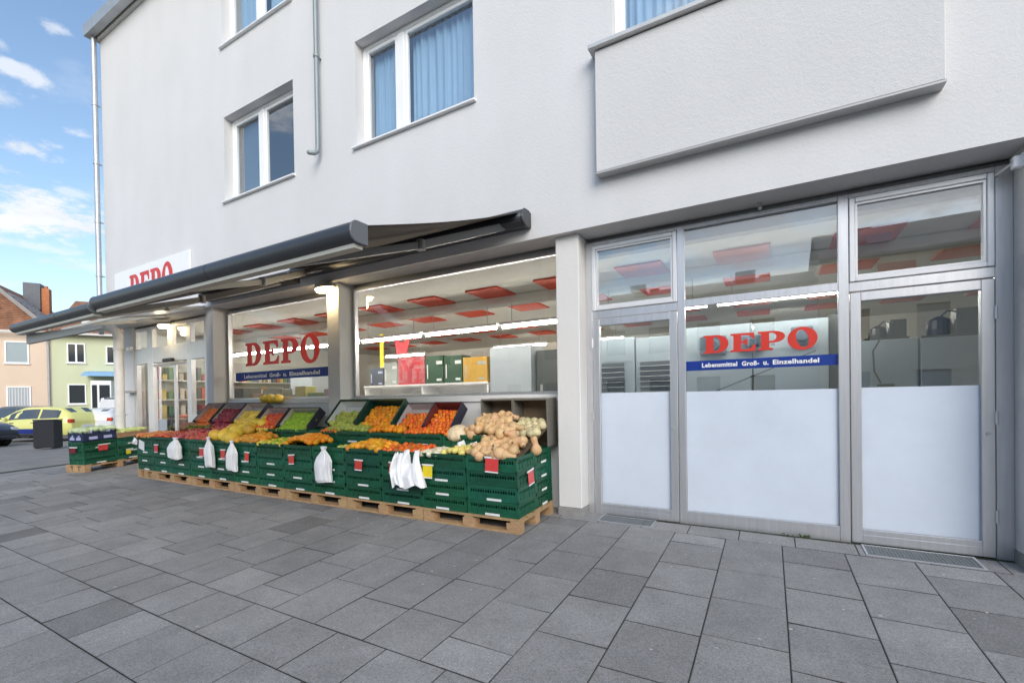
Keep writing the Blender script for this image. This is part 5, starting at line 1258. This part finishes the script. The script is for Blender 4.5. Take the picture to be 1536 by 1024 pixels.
for i in range(5):
    for q in range(5):
        s0 = -2.25+.27*q+.03*i; o0 = 1.5+.52*i; zf_ = lambda ss: 8.35-(ss+2.75)*1.03+.06
        sol.add([H(s0, o0, zf_(s0)), H(s0+.22, o0, zf_(s0+.22)), H(s0+.22, o0+.42, zf_(s0+.22)), H(s0, o0+.42, zf_(s0)), H(s0, o0, zf_(s0)-.05), H(s0+.22, o0, zf_(s0+.22)-.05), H(s0+.22, o0+.42, zf_(s0+.22)-.05), H(s0, o0+.42, zf_(s0)-.05)], [(0, 1, 2, 3), (7, 6, 5, 4), (0, 4, 5, 1), (1, 5, 6, 2), (2, 6, 7, 3), (3, 7, 4, 0)])
obj('roof_patch', sol, mat('slate patch', (.30, .31, .32), .5, var=.5, vscale=5), rf)
b = MB(); hbox(b, -15, -.08, -.42, -.30, 5.38, 5.50); obj('gutter', b, mat('pale gutter', (.60, .58, .55), .5), ph)
b = MB(); b.tube([H(-.18, -.25, 5.35), H(-.18, -.10, 5.0), H(-.18, -.08, 4.8), H(-.18, -.08, HG)], .055, 8); obj('downpipe', b, ZINC, ph, smooth=True)
gh = empty('green_house', H(4, 0, HG), 'pale green two storey house with tiled roof and blue door canopy', 'house')
b = MB(); hbox(b, -.07, 11, .0, 9, HG, 5.45); obj('wall', b, stucco('green render', (.60, .62, .42), .2), gh)
for a in ((.60, 1.40, 3.80, 4.93, 'double'), (.60, 1.40, 1.42, 2.58, 'plain'), (2.32, 3.1, 3.80, 4.83, 'plain'), (4.2, 5.0, 3.8, 4.9, 'double'), (2.75, 3.4, 1.5, 2.5, 'plain')): hwindow(gh, *a)
b = MB(); hprism(b, [(-.35, 5.40), (-.35, 5.50), (4.2, 8.1), (9.4, 5.5), (9.4, 5.4), (4.2, 7.95)], -.06, 11); obj('roof', b, TILE, gh)
b = MB(); hbox(b, -.07, 11, -.45, -.31, 5.38, 5.50); obj('gutter', b, mat('pale gutter', (.6, .58, .55)), gh)
b = MB(); hbox(b, 1.80, 2.70, -.9, -.002, HG, 2.75); dr = obj('porch', b, WHITE, gh)
b = MB(); hbox(b, 1.86, 2.08, -.92, -.903, .2, 2.5); hbox(b, 2.18, 2.64, -.92, -.903, 1.5, 2.5); obj('porch_glass', b, mat('dark pane', (.04, .04, .04)), dr)
b = MB(); b.prism([(1.42, 3.0), (3.3, 3.0), (3.3, 3.22), (1.55, 3.22)], lambda s, z: H(s, -1.1, z), lambda s, z: H(s, -.01, z+.12)); obj('canopy', b, mat('blue canopy', (.22, .42, .66), .5), gh)
# bare tree beyond the roofs
tb = MB(); rt = random.Random(12)
def branch(p, d, r, l, lev):
    q = p+d*l; tb.tube([p, p+d*l*.5+Vector((rt.uniform(-.05, .05), rt.uniform(-.05, .05), 0))*l, q], [r, r*.8, r*.6], 5 if lev > 1 else 7, cap=False)
    if lev >= 5: return
    for i in range(3 if lev < 4 else 2):
        nd = (d+Vector((rt.uniform(-.75, .75), rt.uniform(-.75, .75), rt.uniform(-.1, .5)))).normalized(); branch(p+d*l*rt.uniform(.55, 1), nd, r*.58, l*rt.uniform(.62, .8), lev+1)
tt = H(-11.2, 16, HG-.6); tre = empty('bare_tree', tt, 'leafless tree behind the roofs at the left edge of the photo', 'tree')
branch(Vector(tt), Vector((0, 0, 1)), .22, 5.2, 0); obj('trunk', tb, mat('bare bark', (.16, .12, .10), .9), tre)

# ------------------------------------------------------------------ vehicles
TYRE = mat('tyre', (.02, .02, .022), .8); RIM = mat('alloy rim', (.45, .46, .48), .35, metal=.8); CARGL = mat('car glass', (.05, .065, .08), .06, spec=.8, coat=.5)
def car(name, label, paint, M, Lc=4.05, Wc=1.72, Hc=1.44, roof=None, stripe=None, van=False):
    """x forward along the car, y to its left, z up"""
    r = empty(name, label=label, cat='car' if not van else 'van', group='parked cars', M=M)
    hl = Lc/2
    if van: prof = [(-hl, .45, 1.0, 1.85), (-hl+.05, .35, 1.05, 1.95), (hl*.3, .3, 1.05, 1.95), (hl*.55, .3, 1.05, 1.80), (hl*.75, .3, 1.0, 1.05), (hl*.97, .35, .85, .9), (hl, .45, .7, .75)]
    else: prof = roof or [(-hl, .42, .80, .84), (-hl+.04, .32, .95, 1.00), (-hl+.22, .26, .98, 1.22), (-hl+.55, .24, .96, Hc-.06), (-.45, .22, .93, Hc), (.15, .22, .91, Hc-.02), (.55, .22, .90, Hc-.14), (1.15, .22, .90, .98), (1.55, .22, .84, .88), (hl-.10, .28, .68, .72), (hl, .36, .56, .60)]
    b = MB(); rings = []
    for x, zb_, zt, zr in prof:
        e = min(1., (hl-abs(x))/.35); w_ = Wc/2*(.80+.20*math.sqrt(max(0, e))); wr = w_*(.74 if zr-zt > .15 else .93); wb = w_*.985
        ring = [(-w_*.9, zb_), (-w_, zb_+.12), (-w_, (zb_+zt)/2), (-wb, zt), (-wr, zr-.03), (-wr*.8, zr), (0, zr+.02), (wr*.8, zr), (wr, zr-.03), (wb, zt), (w_, (zb_+zt)/2), (w_, zb_+.12), (w_*.9, zb_)]
        rings.append([(x, y, z) for y, z in ring])
    n = 13
    for g_ in rings: b.v += g_
    for i in range(len(rings)-1):
        for k in range(n): b.f.append((i*n+k, (i+1)*n+k, (i+1)*n+(k+1) % n, i*n+(k+1) % n))
    b.f.append(tuple(range(n-1, -1, -1))); m_ = (len(rings)-1)*n; b.f.append(tuple(range(m_, m_+n)))
    o = obj('body', b, paint, r, smooth=True)
    # side glass, screens: set just proud of the shell
    def shell(x, k, out=.006):
        for i in range(len(prof)-1):
            if prof[i][0] <= x <= prof[i+1][0]:
                t = (x-prof[i][0])/(prof[i+1][0]-prof[i][0]); a, c = Vector(rings[i][k]), Vector(rings[i+1][k]); return a.lerp(c, t)
    tall = [p for p in prof if p[3]-p[2] > .2]
    xa, xb = tall[0][0]+.12, tall[-1][0]+.22
    for side in (3, 9):
        up_ = 4 if side == 3 else 8; oy = Vector((0, -.007 if side == 3 else .007, .003))
        for (u0, u1) in ((.06, .40), (.44, .98)):
            p0, p1 = xa+(xb-xa)*u0, xa+(xb-xa)*u1; g_ = MB()
            ns = 6; vs = []
            for i in range(ns+1):
                x = p0+(p1-p0)*i/ns; lo, hi = shell(x, side), shell(x, up_); vs += [lo.lerp(hi, .10)+oy, lo.lerp(hi, .86)+oy]
            g_.add(vs, [(2*i, 2*i+2, 2*i+3, 2*i+1) for i in range(ns)]); so_ = obj('side_window', g_, CARGL, r)
    for i0, nmw in ((2 if not van else 0, 'rear_window'), (6 if not van else 3, 'windscreen')):
        if i0+1 >= len(prof): continue
        A, B = rings[i0], rings[i0+1]; g_ = MB()
        up3 = Vector((0, 0, .008)); fx_ = Vector((-.006 if nmw == 'rear_window' else .006, 0, 0))
        q = [Vector(A[5]).lerp(Vector(B[5]), t)+up3+fx_ for t in (.08, .92)]+[Vector(A[7]).lerp(Vector(B[7]), t)+up3+fx_ for t in (.92, .08)]
        g_.add(q, [(0, 1, 2, 3)]); obj(nmw, g_, CARGL, r)
    for x in (-hl+.72, hl-.80):
        for s in (-1, 1):
            g_ = MB(); y0_ = s*(Wc/2-.17); y1_ = s*(Wc/2+.012)
            g_.tube([(x, y0_, .31), (x, y0_+s*.02, .31), (x, y1_-s*.02, .31), (x, y1_, .31)], [.28, .31, .31, .28], 22); wh = obj('wheel', g_, TYRE, r, smooth=True)
            g_ = MB(); g_.tube([(x, y1_+s*.001, .31), (x, y1_+s*.012, .31)], [.19, .15], 16)
            obj('rim', g_, RIM, wh, smooth=True)
            g_ = MB(); g_.tube([(x, y1_-s*.03, .33), (x, y1_-s*.016, .33)], .36, 22); obj('wheel_arch', g_, DARK, r)
    for s in (-1, 1):
        g_ = MB(); g_.box(-hl-.012, -hl+.16, s*(Wc/2-.20)-.10, s*(Wc/2-.20)+.115, .78, .95); obj('tail_light', g_, mat('tail light red', (.55, .05, .02), .2), r, bevel=.03, seg=2)
        g_ = MB(); g_.box(hl-.28, hl-.03, s*(Wc/2-.27)-.09, s*(Wc/2-.27)+.14, .60, .73); obj('headlight', g_, mat('headlight glass', (.55, .57, .6), .1), r, bevel=.03, seg=2)
        g_ = MB(); g_.box(.72, .88, s*(Wc/2+.02)-.02, s*(Wc/2+.02)+.10*1, .93, 1.05) if s > 0 else g_.box(.72, .88, s*(Wc/2+.02)-.10, s*(Wc/2+.02)+.02, .93, 1.05); obj('mirror', g_, paint, r, bevel=.03, seg=2)
    g_ = MB(); g_.box(-hl-.018, -hl-.006, -.26, .26, .58, .69); obj('number_plate', g_, PAPER, r)
    g_ = MB(); g_.box(-hl-.014, -hl+.05, -Wc*.36, Wc*.36, .36, .50); obj('rear_bumper', g_, mat('bumper trim', (.03, .03, .032), .6), r, bevel=.02)
    for s in (-1, 1):
        g_ = MB(); g_.box(-hl+1.08, hl-1.18, s*(Wc/2)-.01, s*(Wc/2)+.01, .225, .325); obj('side_sill', g_, mat('bumper trim', (.03, .03, .032)), r)
        for dx in (-.42, .55):
            g_ = MB(); g_.box(dx-.09, dx+.09, s*(Wc/2-.004)-.014, s*(Wc/2-.004)+.014, .80, .825); obj('door_handle', g_, mat('bumper trim', (.03, .03, .032)), r, bevel=.005)
    if stripe:
        for s in (-1, 1):
            g_ = MB(); g_.box(-hl+1.10, hl-1.2, s*(Wc/2)+(.002 if s > 0 else -.014), s*(Wc/2)+(.014 if s > 0 else -.002), .34, .55); obj('side_stripe', g_, stripe, r)
    return r
def carM(x, y, z, ang): return Matrix.Translation((x, y, z)) @ Matrix.Rotation(ang, 4, 'Z')
def P(name, c, rough=.25): return mat(name, c, rough, spec=.6, coat=.6, var=.05)
car('parked_car', 'pale yellow hatchback with a blue side stripe parked across the side street', P('yellow paint', (.76, .74, .24)), carM(-28.6, 3.55, -.20, R(207)), stripe=mat('blue stripe', (.012, .03, .22), .3), Hc=1.50)
car('parked_car', 'dark blue car whose front corner shows at the left edge before the yellow car', P('dark blue paint', (.012, .016, .035)), carM(-26.75, .40, -.19, R(27)), Hc=1.15, Wc=1.7)
car('parked_car', 'grey car half hidden behind the yellow hatchback', P('grey paint', (.10, .105, .11)), carM(-34.6, 4.2, -.25, R(207)), Hc=1.62)
car('parked_car', 'white car seen from behind beside the entrance pipe', P('white paint', (.74, .75, .76)), carM(-28.6, 6.0, -.19, R(140)), Hc=1.40)
car('parked_van', 'white van parked behind the white car', P('van white paint', (.70, .71, .72)), carM(-32.2, 8.2, -.22, R(140)), Hc=1.95, Lc=4.4, Wc=1.8, van=True)
bn_ = empty('waste_bin', (-21.3, 1.68, gz(-21.3, 1.68)), 'black upright box bin standing on the road before the yellow car', 'bin')
Mb = Matrix.Translation((-21.3, 1.68, gz(-21.3, 1.68))) @ Matrix.Rotation(R(29), 4, 'Z')
b = MB(); b.box(-.35, .35, -.16, .16, .03, .94, Mb); obj('body', b, mat('black bin', (.018, .019, .024), .6, var=.2), bn_, bevel=.01)
b = MB(); b.box(-.36, .36, -.17, .17, .945, .975, Mb); obj('lid', b, mat('bin lid', (.05, .05, .055), .5), bn_, bevel=.008)
for px in (-.28, .28): b = MB(); b.box(px-.03, px+.03, -.14, .14, .0, .029, Mb); obj('foot', b, BLK, bn_)

# ------------------------------------------------------------------ the row of houses across the street (seen in the glass)
def facing(x0, x1, zt, zr, base, label, seed):
    r = empty('row_house', ((x0+x1)/2, -20, gz(x0, -20)), label, 'house', 'row of houses behind the viewer')
    rh = random.Random(seed); holes = []
    n = int((x1-x0)/2.6)
    for f_ in range(int(zt/2.8)):
        for i in range(n):
            xa = x0+.8+i*(x1-x0-1.2)/n; holes.append((xa, xa+1.1, .9+2.8*f_, 2.3+2.8*f_))
    b = MB(); wall_with_holes(b, x0, x1, -.4, zt, -20, -20.4, holes); b.box(x0, x0+.2, -28, -20.401, -.4, zt); b.box(x1-.2, x1, -28, -20.401, -.4, zt); obj('wall', b, base, r)
    b = MB(); b.prism([(-19.6, zt-.05), (-19.6, zt+.08), (-24, zr), (-28.4, zt+.08), (-28.4, zt-.05)], lambda p, q: (x0, p, q), lambda p, q: (x1, p, q)); rf = obj('roof', b, mat('grey brown roof', (.33, .30, .28), .8, var=.2), r)
    for xx in (x0+2.2, x1-2.5):
        b = MB(); b.box(xx, xx+.6, -25.6, -25.0, zr-1.6, zr+.35); obj('chimney', b, MATS['orange brick'], rf)
    for q in range(2):
        xx = x0+2+q*(x1-x0)/2; b = MB(); b.box(xx, xx+.9, -21.9, -21.0, zt+.85, zt+1.25); obj('skylight', b, mat('pale skylight', (.6, .63, .66), .2), rf)
    for h in holes:
        b = MB(); b.box(h[0]+.001, h[1]-.001, -20.2, -20.16, h[2]+.001, h[3]-.001); w_ = obj('window', b, rh.choice([mat('pale blind', (.3, .36, .38)), mat('dark pane', (.04, .04, .045)), MATS['grey roller shutter']]), r)
STC = stucco('cream render', (.84, .76, .60), .2); STW = stucco('grey white render', (.84, .82, .76), .2)
facing(-24, -9, 6.2, 7.8, STC, 'cream row house seen mirrored in the left shop windows', 1); facing(-8.98, 2, 6.5, 8.0, STW, 'grey white row house seen mirrored in the door panes', 2); facing(2.02, 14, 7.4, 9.8, STC, 'cream row house with a red sign seen mirrored in the right top pane', 3); facing(14.02, 30, 6.0, 8.2, STW, 'grey white row house at the far end of the mirrored row', 4)
b = MB(); b.box(4.2, 5.5, -19.94, -19.86, 5.7, 7.0); tag(obj('street_sign_board', b, mat('red sign face', (.6, .07, .04), .5)), 'red sign board on the facing house seen mirrored in the right top pane', 'sign')
